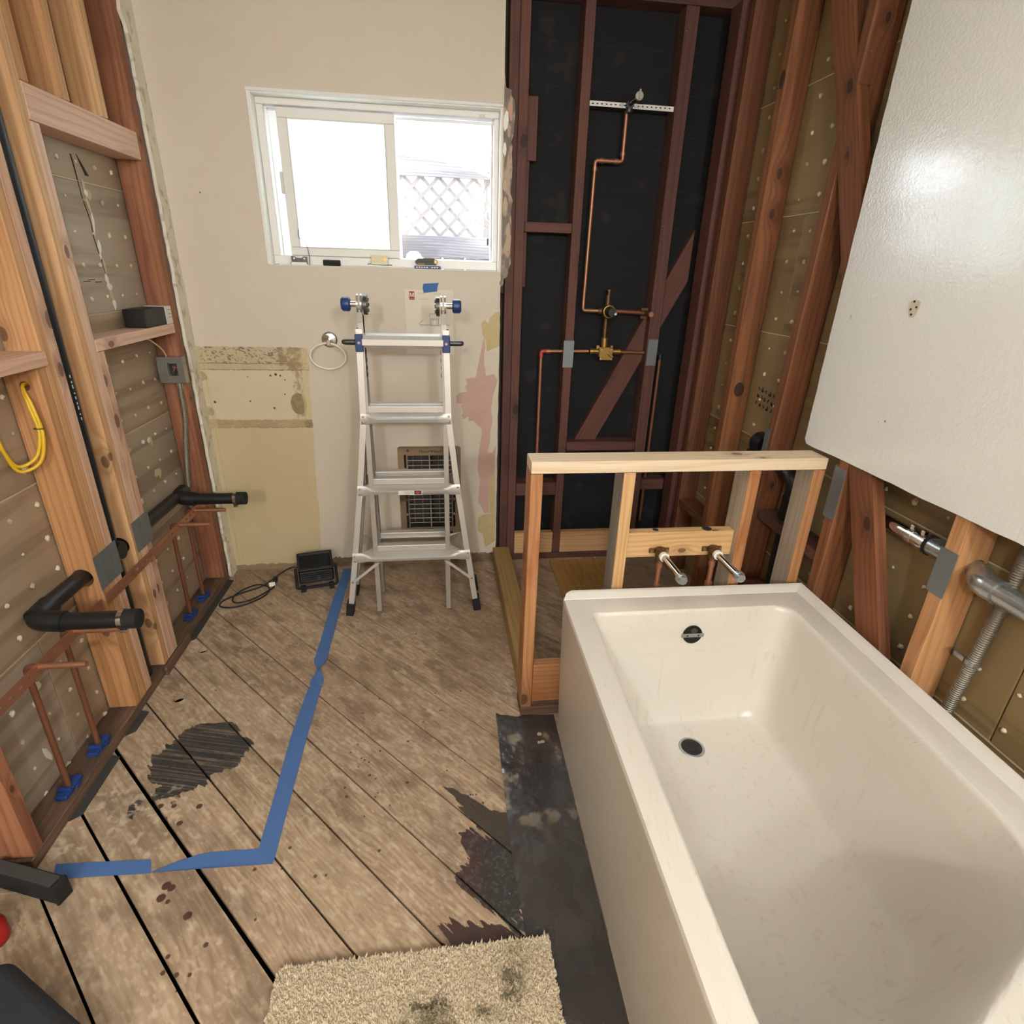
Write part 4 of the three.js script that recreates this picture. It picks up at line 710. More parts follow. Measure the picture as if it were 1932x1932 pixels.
// ---------- drain and water pipes on the left-hand wall ----------
{
  const t = thing('abs_drain', 'black plastic drain line with two capped arms through the posts near the yellow cable', 'pipe', [-0.045, 0, 0.3]);
  const r = 0.0242, Z = (z) => z - 0.3;
  mesh('run', pipe([[0, 0.560, Z(1.272)], [0, 0.545, Z(0.36)]], r, 0.02, 20), M.abs, t);
  for (const [z, y, tip, cl] of [[1.272, 0.545, 0.262, 0.225], [0.335, 0.532, 0.272, 0.235]]) {
    mesh('elbow', merge([pipe([[0, y + 0.012, Z(z - 0.07)], [0, y + 0.008, Z(z)], [0.075, y, Z(z)]], 0.0295, 0.05, 22)]), M.abs, t);
    mesh('arm', pipe([[0.05, y, Z(z)], [tip - 0.03, y, Z(z)]], r, 0.02, 22), M.abs, t);
    const cap = mesh('rubber_cap', merge([cyl(0.0275, 0.0275, 0.05, 24, 'x', [tip - 0.02, y, Z(z)]), (() => { const g = bx(-0.0008, 0.0008, -0.024, 0.024, -0.0015, 0.0015); g.translate(tip + 0.0055, y, Z(z)); return g; })(), (() => { const g = bx(-0.0008, 0.0008, -0.0015, 0.0015, -0.024, 0.024); g.translate(tip + 0.0055, y, Z(z)); return g; })()]), M.rubber, t);
    mesh('hose_clamp', merge([cyl(0.029, 0.029, 0.013, 28, 'x', [cl, y, Z(z)]), bx(cl - 0.009, cl + 0.009, y - 0.034, y - 0.026, Z(z) + 0.004, Z(z) + 0.018, 0.002)]), M.chrome, cap, 'shiny hose clamp');
  }
  mesh('tee', pipe([[0, 0.552, Z(0.91)], [0, 0.548, Z(0.825)]], 0.0295, 0.02, 22), M.abs, t);
  mesh('cleanout_cap', cyl(0.030, 0.030, 0.02, 24, 'x', [0.028, 0.56, Z(0.868)]), M.abs, t);
}
{
  const t = thing('vent_pipe', 'tall black plastic vent pipe between the two posts with nail plates', 'pipe', [-0.045, 0, 0.862]);
  mesh('pipe', merge([pipe([[0, 0.586, 0.006], [0, 2.48, -0.01]], 0.0242, 0.02, 22)]), std({ color: 0x121318, roughness: 0.5 }), t);
  for (let i = 0; i < 9; i++) mesh('print_mark', bx(0.0235, 0.0245, 1.01 + i * 0.016, 1.01 + i * 0.016 + [0.008, 0.004, 0.011, 0.006][i % 4], 0.005, 0.009), std({ color: 0xcfd0d2, roughness: 0.7 }), t, 'white print on the pipe');
  mesh('lower_pipe', pipe([[0, 0.04, 0.01], [0, 0.512, 0.008]], 0.0242, 0.02, 20), M.abs, t);
}
for (const [z0, z1, l, b] of [[1.06, 1.545, 'perforated copper strap across the stud bay with the yellow cable', 0], [0.30, 1.03, 'perforated copper strap across the posts under the far drain arm', 1]]) {
  const t = thing('copper_strap', l, 'strap', [0.0035, 0.468, z0], 'copper pipe straps');
  const sh = []; for (let z = 0.03; z < z1 - z0 - 0.02; z += 0.036) sh.push(Array.from({ length: 10 }, (_, i) => [-(z + 0.0075 * Math.cos(i / 10 * 6.283)), 0.0035 * Math.sin(i / 10 * 6.283)]));
  const g = sheet([[0, -0.019], [0, 0.019], [-(z1 - z0), 0.019], [-(z1 - z0), -0.019]], 0.0015, 'z', sh); g.rotateY(Math.PI / 2);
  mesh('strip', g, M.copper, t);
}
for (const [z, len, l] of [[1.37, 0.118, 'copper water stub nearest the orange stud at the short tape strip'], [1.21, 0.130, 'copper water stub under the capped drain arm'], [0.468, 0.120, 'copper water stub beside the trimmer under the black box sill'], [0.316, 0.130, 'copper water stub beside the corner stud']]) {
  const t = thing('water_stub', l, 'pipe', [0, 0, z], 'copper water stubs on the yellow cable wall');
  mesh('copper_pipe', pipe([[len, 0.472, 0], [-0.030, 0.472, 0], [-0.030, 0.05, 0.008]], 0.0082, 0.016), M.copperDull, t);
  mesh('stub_end', pipe([[0.004, 0.472, 0], [len + 0.001, 0.472, 0]], 0.0085), M.copper, t);
  mesh('pipe_clip', merge([bx(-0.046, -0.014, 0.0365, 0.052, -0.034, 0.05, 0.004), bx(-0.052, -0.008, 0.0365, 0.046, -0.012, 0.006, 0.003), bx(-0.05, -0.012, 0.0365, 0.060, 0.018, 0.030, 0.003)]), M.blueClip, t, 'blue plastic pipe clip');
}
{ // yellow cable
  const t = thing('electric_cable', 'loop of yellow electric cable hanging from a stud hole', 'cable', [-0.045, 1.0, 1.06]);
  const R = (p) => p.map(([x, y, z]) => [x + 0.045, y - 1.0, z - 1.06]);
  for (const [i, o] of [[0, 0], [1, 0.007]]) {
    const g = spline(R([[-0.043, 1.146, 1.00], [-0.042, 1.147, 1.045], [-0.030 + o, 1.10, 1.062], [-0.020 + o, 1.02 - o, 1.07], [-0.040 + o, 0.955 - o * 2, 1.085], [-0.070, 0.940 - o * 2, 1.11], [-0.076, 0.985, 1.135], [-0.078 + o * 0.3, 1.07, 1.145], [-0.075, 1.14, 1.15], [-0.07, 1.28, 1.17]]), 0.0048, 80, 8);
    mesh('cable', g, M.yellow, t);
  }
  mesh('cable_tie', (() => { const g = new THREE.TorusGeometry(0.011, 0.0014, 6, 16); g.rotateX(1.4); g.translate(-0.022 + 0.045 + 0.003, 0.035, 0.008); return g; })(), M.cord, t);
}
{ // junction box, its conduit and a loose cable
  const t = thing('junction_box', 'steel junction box with a square ring on the corner stud', 'electrical box', [-0.028, 1.05, 0.145]);
  mesh('box', merge([bx(-0.046, 0.046, -0.055, 0.052, 0.001, 0.003), bx(-0.046, -0.044, -0.055, 0.052, 0.003, 0.040), bx(0.044, 0.046, -0.055, 0.052, 0.003, 0.040), bx(-0.044, 0.044, 0.050, 0.052, 0.003, 0.040), bx(-0.044, 0.044, -0.055, -0.053, 0.003, 0.040)]), M.galv, t);
  const ring = sheet([[-0.05, -0.052], [0.05, -0.052], [0.05, 0.052], [-0.05, 0.052]], 0.004, 'z', [[[-0.006, -0.024], [0.026, -0.024], [0.026, 0.026], [-0.006, 0.026]]]); ring.translate(0, 0, 0.0405);
  mesh('cover_ring', merge([ring, bx(-0.014, -0.007, -0.036, 0.036, 0.044, 0.056, 0.002)]), M.galv, t);
  mesh('wires', merge([spline([[0.0, -0.03, 0.010], [0.004, -0.010, 0.034], [0.012, 0.006, 0.036], [0.016, 0.03, 0.012]], 0.003, 16, 6), cyl(0.006, 0.003, 0.014, 10, 'x', [0.014, 0.010, 0.036])]), M.copperDull, t);
  const c = thing('flexible_conduit', 'grey ribbed metal conduit running down the corner stud', 'conduit', [-0.02, 0.45, 0.16]);
  mesh('hose', ribbed([[0.003, 0.54, 0.004], [0.0, 0.40, 0.008], [-0.022, 0.25, 0.012], [-0.04, 0.10, 0.014], [-0.052, -0.06, 0.018]], 0.0105, 0.0012, 0.0052), M.flex, c);
  mesh('connector', cyl(0.013, 0.013, 0.022, 14, 'y', [0.003, 0.532, 0.004]), M.galv, c);
  const w = thing('loose_cable', 'thin cream cable dropping from the sill block into the junction box', 'cable', [-0.05, 1.1, 0.25]);
  mesh('cable', spline([[-0.01, 0.092, 0.06], [0.0, 0.075, 0.01], [0.005, 0.03, -0.06], [0.004, 0.004, -0.085]], 0.0032, 30, 8), M.cable, w);
}
{ // black box on the sill
  const t = thing('gift_box', 'small black box with a white label lying on the pink sill block', 'box', [-0.035, 1.233, 0.25]);
  mesh('body', bx(-0.045, 0.032, 0, 0.065, -0.055, 0.115, 0.003), M.black, t);
  const lab = canvasTex(160, 128, (x) => { x.fillStyle = '#d9d5cd'; x.fillRect(0, 0, 160, 128); x.fillStyle = '#8d8880'; for (const y of [22, 52, 78]) { for (let i = 0; i < 5; i++) x.fillRect(48 + i * 13, y, 9, 9); } x.fillStyle = '#6f6a62'; x.fillRect(14, 80, 4, 36); x.fillRect(140, 80, 4, 36); });
  const g = new THREE.BoxGeometry(0.080, 0.066, 0.068).toNonIndexed(); g.translate(-0.0065, 0.033, -0.092);
  mesh('label_end', g, std({ map: lab, roughness: 0.6 }), t, 'white printed end');
}

// ---------- pipes on the right-hand wall ----------
{
  const t = thing('steel_drain', 'galvanized drain pipe with a chrome coupling through the orange stud', 'pipe', [XR + 0.0615, 0.838, 1.6]);
  mesh('chrome_pipe', pipe([[0, -0.004, -0.30], [0, -0.002, -0.08]], 0.0205, 0.02, 22), M.chrome, t, 'shiny chrome stub');
  mesh('coupling', merge([cyl(0.025, 0.025, 0.06, 26, 'z', [0, -0.002, -0.09]), cyl(0.0268, 0.0268, 0.012, 26, 'z', [0, -0.002, -0.108]), cyl(0.0268, 0.0268, 0.012, 26, 'z', [0, -0.002, -0.072]), bx(-0.02, -0.006, 0.020, 0.034, -0.114, -0.102, 0.002), bx(-0.02, -0.006, 0.020, 0.034, -0.078, -0.066, 0.002)]), M.chrome, t, 'chrome hose-clamp coupling');
  mesh('gasket', cyl(0.0272, 0.0272, 0.008, 26, 'z', [0, -0.002, -0.055]), M.rubber, t);
  mesh('galvanized_pipe', pipe([[0, -0.001, -0.052], [0, 0.002, 0.085], [-0.05, 0.004, 0.15], [-0.052, 0.0, 0.7]], 0.0245, 0.03, 22), M.galv, t);
  mesh('pipe_elbow', pipe([[-0.022, 0.003, 0.114], [-0.05, 0.004, 0.15], [-0.0505, 0.004, 0.19]], 0.0285, 0.03, 22), M.galv, t);
  const c = thing('flexible_conduit', 'ribbed grey conduit behind the galvanized drain pipe', 'conduit', [XR + 0.074, 0.4, 1.75]);
  mesh('hose', ribbed([[0.006, 1.0, -0.01], [0.004, 0.6, 0.01], [-0.002, 0.42, 0.012], [-0.006, 0.25, 0.004], [-0.006, 0.1, -0.008], [-0.004, -0.1, -0.02]], 0.0138, 0.0015, 0.0062), M.flex, c);
  mesh('strap_clip', merge([cyl(0.0165, 0.0165, 0.012, 18, 'y', [-0.006, 0.22, 0.002]), bx(-0.02, -0.008, 0.214, 0.226, -0.04, -0.012, 0.001)]), M.galv, c);
  const v = thing('waste_pipe', 'vertical black plastic waste pipe behind the low stud wall', 'pipe', [XR + 0.05, 0, 0.965]);
  mesh('pipe', pipe([[0, 0.02, 0], [0, 0.60, 0]], 0.024, 0.02, 20), M.abs, v); mesh('hub', merge([cyl(0.031, 0.031, 0.08, 22, 'y', [0, 0.70, 0]), pipe([[0, 0.655, 0], [0, 0.80, 0], [0, 0.83, -0.10], [0, 0.835, -0.15]], 0.027, 0.05, 20)]), M.abs, v);
  const v2 = thing('waste_pipe', 'black plastic pipe in the bay between the knotty stud and the leaning stud', 'pipe', [XR + 0.05, 0, 0.64]);
  mesh('pipe', pipe([[0, 0.02, 0], [0, 0.80, 0], [0, 0.845, 0.06], [0, 0.85, 0.155]], 0.027, 0.06, 20), M.abs, v2);
  mesh('hub', merge([cyl(0.042, 0.042, 0.06, 26, 'z', [0, 0.87, 0.08])]), M.abs, v2);
  // builder's figures written on the lath
  const hand = canvasTex(256, 256, (x) => { x.clearRect(0, 0, 256, 256); x.strokeStyle = '#1b1a18'; x.lineWidth = 11; x.lineCap = 'round'; let s = 5; const r = () => { s = (s * 1664525 + 1013904223) >>> 0; return s / 4294967296; }; for (let i = 0; i < 15; i++) { const cx = 30 + (i % 5) * 46, cy = 40 + Math.floor(i / 5) * 75 + (i % 5) * 8; x.beginPath(); x.moveTo(cx + r() * 18, cy + r() * 18); x.quadraticCurveTo(cx + 30 * r(), cy + 40 * r(), cx + 28 * r(), cy + 22 + 26 * r()); x.stroke(); if (i % 2) { x.beginPath(); x.arc(cx + 10, cy + 30, 9, 0, 4.5); x.stroke(); } } });
  const hw = thing('pencil_note', 'scribbled black builder figures on the lath between the knotty stud and the leaning stud', 'writing', [XR + 0.0908, 1.03, 0.60]);
  const pg = new THREE.PlaneGeometry(0.15, 0.10); pg.rotateY(-Math.PI / 2);
  mesh('writing', pg, std({ map: hand, transparent: true, alphaTest: 0.4, roughness: 0.9, side: THREE.DoubleSide }), hw);
}

// ---------- ladder ----------
{
  const t = thing('folding_ladder', 'folded aluminium step ladder with blue hinge knobs leaning upright before the window wall', 'ladder', [0.935, 0, 0.36]);
  const taper = (y) => { const k = [[1.31, 0.166], [0.90, 0.172], [0.82, 0.180], [0.59, 0.206], [0.29, 0.247], [0.03, 0.284]]; for (let i = 0; i < k.length - 1; i++) if (y <= k[i][0] && y >= k[i + 1][0]) { const f = (k[i][0] - y) / (k[i][0] - k[i + 1][0]); return k[i][1] + (k[i + 1][1] - k[i][1]) * f; } return y > 1.31 ? 0.166 : 0.288; };
  const zf = (y, sg) => sg * (0.090 - 0.068 * y);
  const rail = (xs, ys, w, d, sg, zo) => {          // a rail of rectangular section swept through points
    const list = [];
    for (let i = 0; i < ys.length - 1; i++) {
      const y0 = ys[i], y1 = ys[i + 1], x0 = xs[i], x1 = xs[i + 1], p = [];
      for (const [x, y] of [[x0, y0], [x1, y1]]) for (const [a, b] of [[-1, -1], [1, -1], [1, 1], [-1, 1]]) p.push([x + a * w / 2, y, zf(y, sg) + zo * sg + b * d / 2]);
      const g = new THREE.BufferGeometry(), idx = [0, 1, 5, 0, 5, 4, 1, 2, 6, 1, 6, 5, 2, 3, 7, 2, 7, 6, 3, 0, 4, 3, 4, 7, 0, 3, 2, 0, 2, 1, 4, 5, 6, 4, 6, 7];
      g.setAttribute('position', new THREE.Float32BufferAttribute(idx.flatMap((k) => p[k]), 3)); g.computeVertexNormals(); g.setAttribute('uv', new THREE.Float32BufferAttribute(new Float32Array(72).map((_, k) => (k * 0.31) % 1), 2)); list.push(g);
    }
    return merge(list);
  };
  for (const sg of [1, -1]) {
    for (const s of [-1, 1]) {
      const ys = [0.05, 0.29, 0.59, 0.82, 0.90, 1.245], xs = ys.map((y) => s * taper(y));
      const r = mesh('outer_rail', rail(xs, ys, 0.024, 0.05, sg, 0), M.alu, t);
      mesh('rubber_foot', (() => { const g = rbox(0.034, 0.062, 0.062, 0.005); g.rotateZ(-s * -0.13); g.translate(s * 0.287, 0.031, zf(0.03, sg)); return g; })(), M.rubber, r);
      mesh('inner_rail', rail([s * 0.157, s * 0.160, s * 0.160], [0.012, 0.9, 1.315], 0.020, 0.042, sg, -0.004), M.aluDark, t);
      mesh('spreader', rail([s * 0.262, s * 0.150], [0.172, 0.262], 0.018, 0.006, sg, 0.031), M.alu, t);
      mesh('rivet', cyl(0.004, 0.004, 0.004, 10, 'z', [s * 0.264, 0.172, zf(0.172, sg) + sg * 0.034]), M.chrome, t);
    }
    for (const y of [0.285, 0.592, 0.897]) {
      const z = zf(y, sg), hx = taper(y);
      // rung: a channel whose ends are pressed flat over the rails
      const f = [], N = 24, I = [];
      for (let i = 0; i <= N; i++) {
        const u = i / N * 2 - 1, e = ss(0.62, 0.88, Math.abs(u)), x = u * (hx + 0.010), hh = 0.0135 + 0.010 * e, dep = 0.018 * (1 - e) + 0.004;
        const P = [[-hh, 0.026], [-hh * 0.75, 0.026 + dep * 0.8], [hh * 0.2, 0.026 + dep], [hh * 0.75, 0.026 + dep * 0.6], [hh, 0.026], [hh + 0.016 * (1 - e), -0.006 + 0.03 * e], [hh + 0.014 * (1 - e), -0.03 + 0.05 * e], [-hh, 0.022]];
        for (const [dy, dz] of P) f.push(x, y + dy, z + sg * dz);
      }
      for (let i = 0; i < N; i++) for (let k = 0; k < 8; k++) { const a = i * 8 + k, b = i * 8 + (k + 1) % 8, c = a + 8, d = b + 8; sg > 0 ? I.push(a, c, b, b, c, d) : I.push(a, b, c, b, d, c); }
      const g = new THREE.BufferGeometry(); g.setAttribute('position', new THREE.Float32BufferAttribute(f, 3)); g.setIndex(I); g.computeVertexNormals(); g.setAttribute('uv', new THREE.Float32BufferAttribute(new Float32Array(f.length / 3 * 2).map((_, k) => (k * 0.013) % 1), 2));
      const rg = mesh('rung', toCreasedNormals(g, 0.7), M.alu, t);
      for (const s of [-1, 1]) for (const dy of [-0.012, 0.012]) mesh('rivet', (() => { const q = new THREE.SphereGeometry(0.0048, 10, 6); q.translate(s * hx, y + dy, z + sg * 0.031); return q; })(), M.chrome, rg);
      mesh('inner_rung', bx(-0.155, 0.155, y + 0.022, y + 0.050, z - sg * 0.004 - 0.020, z - sg * 0.004 + 0.016, 0.004), M.alu, t);
      if (sg > 0 && y === 0.592) {
        const st = canvasTex(256, 48, (x) => { x.fillStyle = '#d9d6d0'; x.fillRect(0, 0, 256, 48); x.fillStyle = '#3a3836'; for (let i = 0; i < 9; i++) x.fillRect(64 + i * 11, 10 + (i % 3) * 4, 8, 5); for (let i = 0; i < 9; i++) x.fillRect(70 + i * 10, 28, 7, 4); x.fillStyle = '#2a2624'; x.fillRect(170, 4, 76, 40); x.fillStyle = '#b03a3a'; x.beginPath(); x.ellipse(208, 24, 28, 13, 0, 0, 7); x.fill(); });
        const q = new THREE.PlaneGeometry(0.10, 0.019); q.translate(0.005, y - 0.001, z + 0.0495); mesh('warning_sticker', q, std({ map: st, roughness: 0.6 }), rg, 'small printed sticker');
      }
    }
  }
  // top platform bar, blue clamps with release pins, hinges with blue knobs
  const pb = sheet([[-0.030, 1.180], [0.024, 1.176], [0.034, 1.186], [0.034, 1.208], [0.024, 1.222], [-0.030, 1.226]], 0.312); pb.rotateY(Math.PI / 2); pb.scale(1, 1, -1);
  { const p = pb.attributes.position; const ix = pb.index; for (let i = 0; i < p.count; i += 3) { const a = [p.getX(i + 1), p.getY(i + 1), p.getZ(i + 1)]; p.setXYZ(i + 1, p.getX(i + 2), p.getY(i + 2), p.getZ(i + 2)); p.setXYZ(i + 2, ...a); } pb.computeVertexNormals(); pb.translate(-0.156, 0, 0.010); }
  mesh('platform_bar', pb, M.alu, t);
  for (const s of [-1, 1]) {
    const cl = mesh('clamp', bx(s * 0.168 - 0.0155, s * 0.168 + 0.0155, 1.160, 1.227, -0.022, 0.044, 0.004), M.blue, t, 'blue plastic clamp');
    mesh('rivet', cyl(0.0055, 0.0055, 0.004, 12, 'z', [s * 0.168, 1.195, 0.045]), M.chrome, cl);
    mesh('release_pin', (() => { const g = lathe([[0, -0.03], [0.006, -0.029], [0.0095, -0.024], [0.011, -0.014], [0.011, 0.025]], 16); g.rotateZ(s * Math.PI / 2); g.translate(s * 0.208, 1.194, 0.012); return g; })(), M.steelDark, cl);
    const h = mesh('hinge', merge([cyl(0.038, 0.038, 0.006, 32, 'x', [s * 0.166, 1.333, 0]), cyl(0.038, 0.038, 0.006, 32, 'x', [s * 0.152, 1.333, 0])]), M.chrome, t);
    mesh('hinge_disc', merge([cyl(0.036, 0.036, 0.014, 28, 'x', [s * 0.138, 1.331, 0]), ...Array.from({ length: 6 }, (_, i) => cyl(0.006, 0.006, 0.006, 10, 'x', [s * 0.129, 1.331 + 0.022 * Math.sin(i * 1.047), 0.022 * Math.cos(i * 1.047)]))]), M.steelDark, h);
    mesh('knob_stem', cyl(0.011, 0.011, 0.03, 16, 'x', [s * 0.183, 1.333, 0]), M.chrome, h);
    mesh('knob', (() => { const g = lathe([[0, 0.018], [0.020, 0.017], [0.026, 0.010], [0.0265, -0.012], [0.022, -0.017], [0, -0.018]], 24); g.rotateZ(s * -Math.PI / 2); g.translate(s * 0.212, 1.333, 0); return g; })(), M.blue, h, 'blue plastic knob');
    mesh('adjust_track', merge(Array.from({ length: 6 }, (_, i) => bx(s * 0.146 - 0.001, s * 0.146 + 0.001, 1.06 + i * 0.03, 1.075 + i * 0.03, 0.006, 0.02))), M.black, t);
  }
}

// ---------- wall heater ----------
{
  const t = thing('wall_heater', 'chrome grille of a recessed wall heater behind the ladder', 'heater', [1.0165, 0.413, 0.0]);
  const w = 0.155, h = 0.246, slots = [], top = 0.200, bot = -0.190, n = 15, ph = (top - bot) / n;
  slots.push([[-0.108, bot], [0.108, bot], [0.108, top], [-0.108, top]]);
  for (let i = 0; i < 5; i++) { const y0 = bot + i * 0.082 - 0.002; slots.push([[-0.125, y0], [-0.114, y0], [-0.114, y0 + 0.068], [-0.125, y0 + 0.068]], [[0.114, y0], [0.125, y0], [0.125, y0 + 0.068], [0.114, y0 + 0.068]]); }
  const out = []; for (const [cx, cy, a0] of [[w - 0.012, h - 0.012, 0], [-w + 0.012, h - 0.012, 1.571], [-w + 0.012, -h + 0.012, 3.142], [w - 0.012, -h + 0.012, 4.712]]) for (let k = 0; k <= 4; k++) out.push([cx + 0.012 * Math.cos(a0 + k * 0.3927), cy + 0.012 * Math.sin(a0 + k * 0.3927)]);
  const g = sheet(out, 0.003, 'z', slots); g.translate(0, 0, 0.008);
  mesh('face_plate', merge([g, bx(-w, -w + 0.004, -h + 0.01, h - 0.01, 0.0005, 0.008), bx(w - 0.004, w, -h + 0.01, h - 0.01, 0.0005, 0.008), bx(-w + 0.01, w - 0.01, h - 0.004, h, 0.0005, 0.008), bx(-w + 0.01, w - 0.01, -h, -h + 0.004, 0.0005, 0.008)]), std({ color: 0xb7aea2, metalness: 1, roughness: 0.16 }), t);
  mesh('heater_can', merge([bx(-0.127, 0.127, -0.2, 0.206, -0.098, -0.096), bx(-0.1285, -0.127, -0.2, 0.206, -0.098, 0.0005), bx(0.127, 0.1285, -0.2, 0.206, -0.098, 0.0005), bx(-0.127, 0.127, 0.2045, 0.206, -0.096, 0.0005), bx(-0.127, 0.127, -0.2005, -0.199, -0.096, 0.0005)]), std({ color: 0x4f4a45, roughness: 0.6, metalness: 0.4 }), t, 'sheet steel can behind the grille');
  for (let i = 1; i < n; i++) { const y = bot + i * ph; mesh('grille_slat', bx(-0.108, 0.108, y - 0.002, y + 0.002, 0.004, 0.012, 0.0015), M.aluDark, t); }
  mesh('grille_bar', bx(-0.003, 0.003, bot, top, 0.004, 0.0115, 0.001), M.chrome, t);
  for (let i = 0; i < 5; i++) mesh('heating_element', cyl(0.004, 0.004, 0.37, 10, 'y', [-0.085 + i * 0.043, 0.0, -0.045]), std({ color: 0x6d5f54, roughness: 0.6 }), t);
  for (const [x, y] of [[-0.105, 0.226], [-0.105, -0.222], [0.105, -0.222], [0.105, 0.226]]) mesh('screw', cyl(0.006, 0.006, 0.003, 14, 'z', [x, y, 0.0122]), M.steelDark, t);
  mesh('name_script', merge(Array.from({ length: 9 }, (_, i) => { const q = new THREE.TorusGeometry(0.0055, 0.0012, 6, 12, 4.2); q.rotateZ(i * 1.3); q.scale(1, 0.8, 1); q.translate(-0.045 + i * 0.0125, 0.222, 0.0118); return q; })), M.steelDark, t, 'worn maker script');
  mesh('knob_slot', bx(-0.024, 0.012, -0.218, -0.200, 0.0105, 0.0128, 0.001), M.black, t);
}

// ---------- towel ring ----------
{
  const t = thing('towel_ring', 'white towel ring hanging from a round chrome plate between the ladder and the torn-off panel', 'towel ring', [0.587, 1.159, 0]);
  mesh('rosette', (() => { const g = lathe([[0, 0.014], [0.010, 0.014], [0.016, 0.009], [0.026, 0.010], [0.033, 0.007], [0.036, 0.0005]], 36); g.rotateX(Math.PI / 2); return g; })(), M.chrome, t);
  mesh('post', merge([cyl(0.008, 0.007, 0.03, 16, 'z', [0, -0.004, 0.026]), bx(-0.009, 0.009, -0.022, -0.006, 0.024, 0.040, 0.003)]), M.chrome, t);
  mesh('ring', (() => { const c = new THREE.EllipseCurve(0, 0, 0.077, 0.057, 0, 2 * Math.PI), pts = c.getPoints(60).slice(0, 60).map((p) => new THREE.Vector3(p.x - 0.008, p.y - 0.069, 0.034 - 0.012 * (p.y < 0 ? -p.y / 0.057 : 0))); return new THREE.TubeGeometry(new THREE.CatmullRomCurve3(pts, true), 90, 0.0048, 10, true); })(), std({ color: 0xefe8d8, roughness: 0.35 }), t);
}

// ---------- taped drawing ----------
{
  const sk = canvasTex(512, 660, (x, w, h) => {
    x.fillStyle = '#e2d8c8'; x.fillRect(0, 0, w, h); x.fillStyle = '#9d3437'; x.fillRect(48, 18, 54, 82); x.fillStyle = '#e8dccb'; x.font = 'bold 58px sans-serif'; x.fillText('M', 50, 72); x.fillRect(54, 84, 42, 3);
    x.strokeStyle = '#a2937f'; x.lineWidth = 3; for (const [a, b, c] of [[140, 36, 150], [300, 40, 380], [150, 92, 250]]) { x.beginPath(); for (let i = a; i < Math.max(a + 90, c); i += 9) { x.lineTo(i, b + (i % 4) * 2 - 3); } x.stroke(); }
    x.strokeStyle = '#75685a'; x.lineWidth = 4; x.strokeRect(258, 288, 92, 66); x.strokeRect(276, 300, 58, 54); x.beginPath(); x.moveTo(140, 350); x.lineTo(258, 350); x.moveTo(350, 350); x.lineTo(470, 350); x.moveTo(140, 340); x.lineTo(190, 300); x.moveTo(256, 268); x.lineTo(256, 240); x.lineTo(352, 240); x.lineTo(352, 268); x.stroke();
    x.lineWidth = 2; for (let i = 0; i < 40; i++) { x.beginPath(); x.moveTo(150 + i * 8, 354 + (i * 7) % 10); x.lineTo(154 + i * 8, 358 + (i * 5) % 12); x.stroke(); }
  });
  const t = thing('paper_drawing', 'sheet of paper with a red M emblem and a small sketch on the window wall', 'paper', [0.929, 1.10, 0.0012]);
  const g = new THREE.PlaneGeometry(0.216, 0.279, 8, 8); g.translate(0.108, 0.1395, 0); { const p = g.attributes.position; for (let i = 0; i < p.count; i++) p.setZ(i, 0.0006 + 0.004 * Math.pow(1 - p.getX(i) / 0.216, 3)); g.computeVertexNormals(); }
  mesh('sheet', g, std({ map: sk, roughness: 0.8, side: THREE.DoubleSide }), t);
  const tp = mesh('painters_tape', sheet([[1.013, 1.404], [1.081, 1.409], [1.074, 1.389], [1.073, 1.373], [1.013, 1.366], [1.010, 1.385]], 0.0008), std({ color: 0x3c66a6, roughness: 0.75 })); tp.position.z = 0.0022; tag(tp, 'short piece of blue tape holding the paper drawing', 'tape');
}

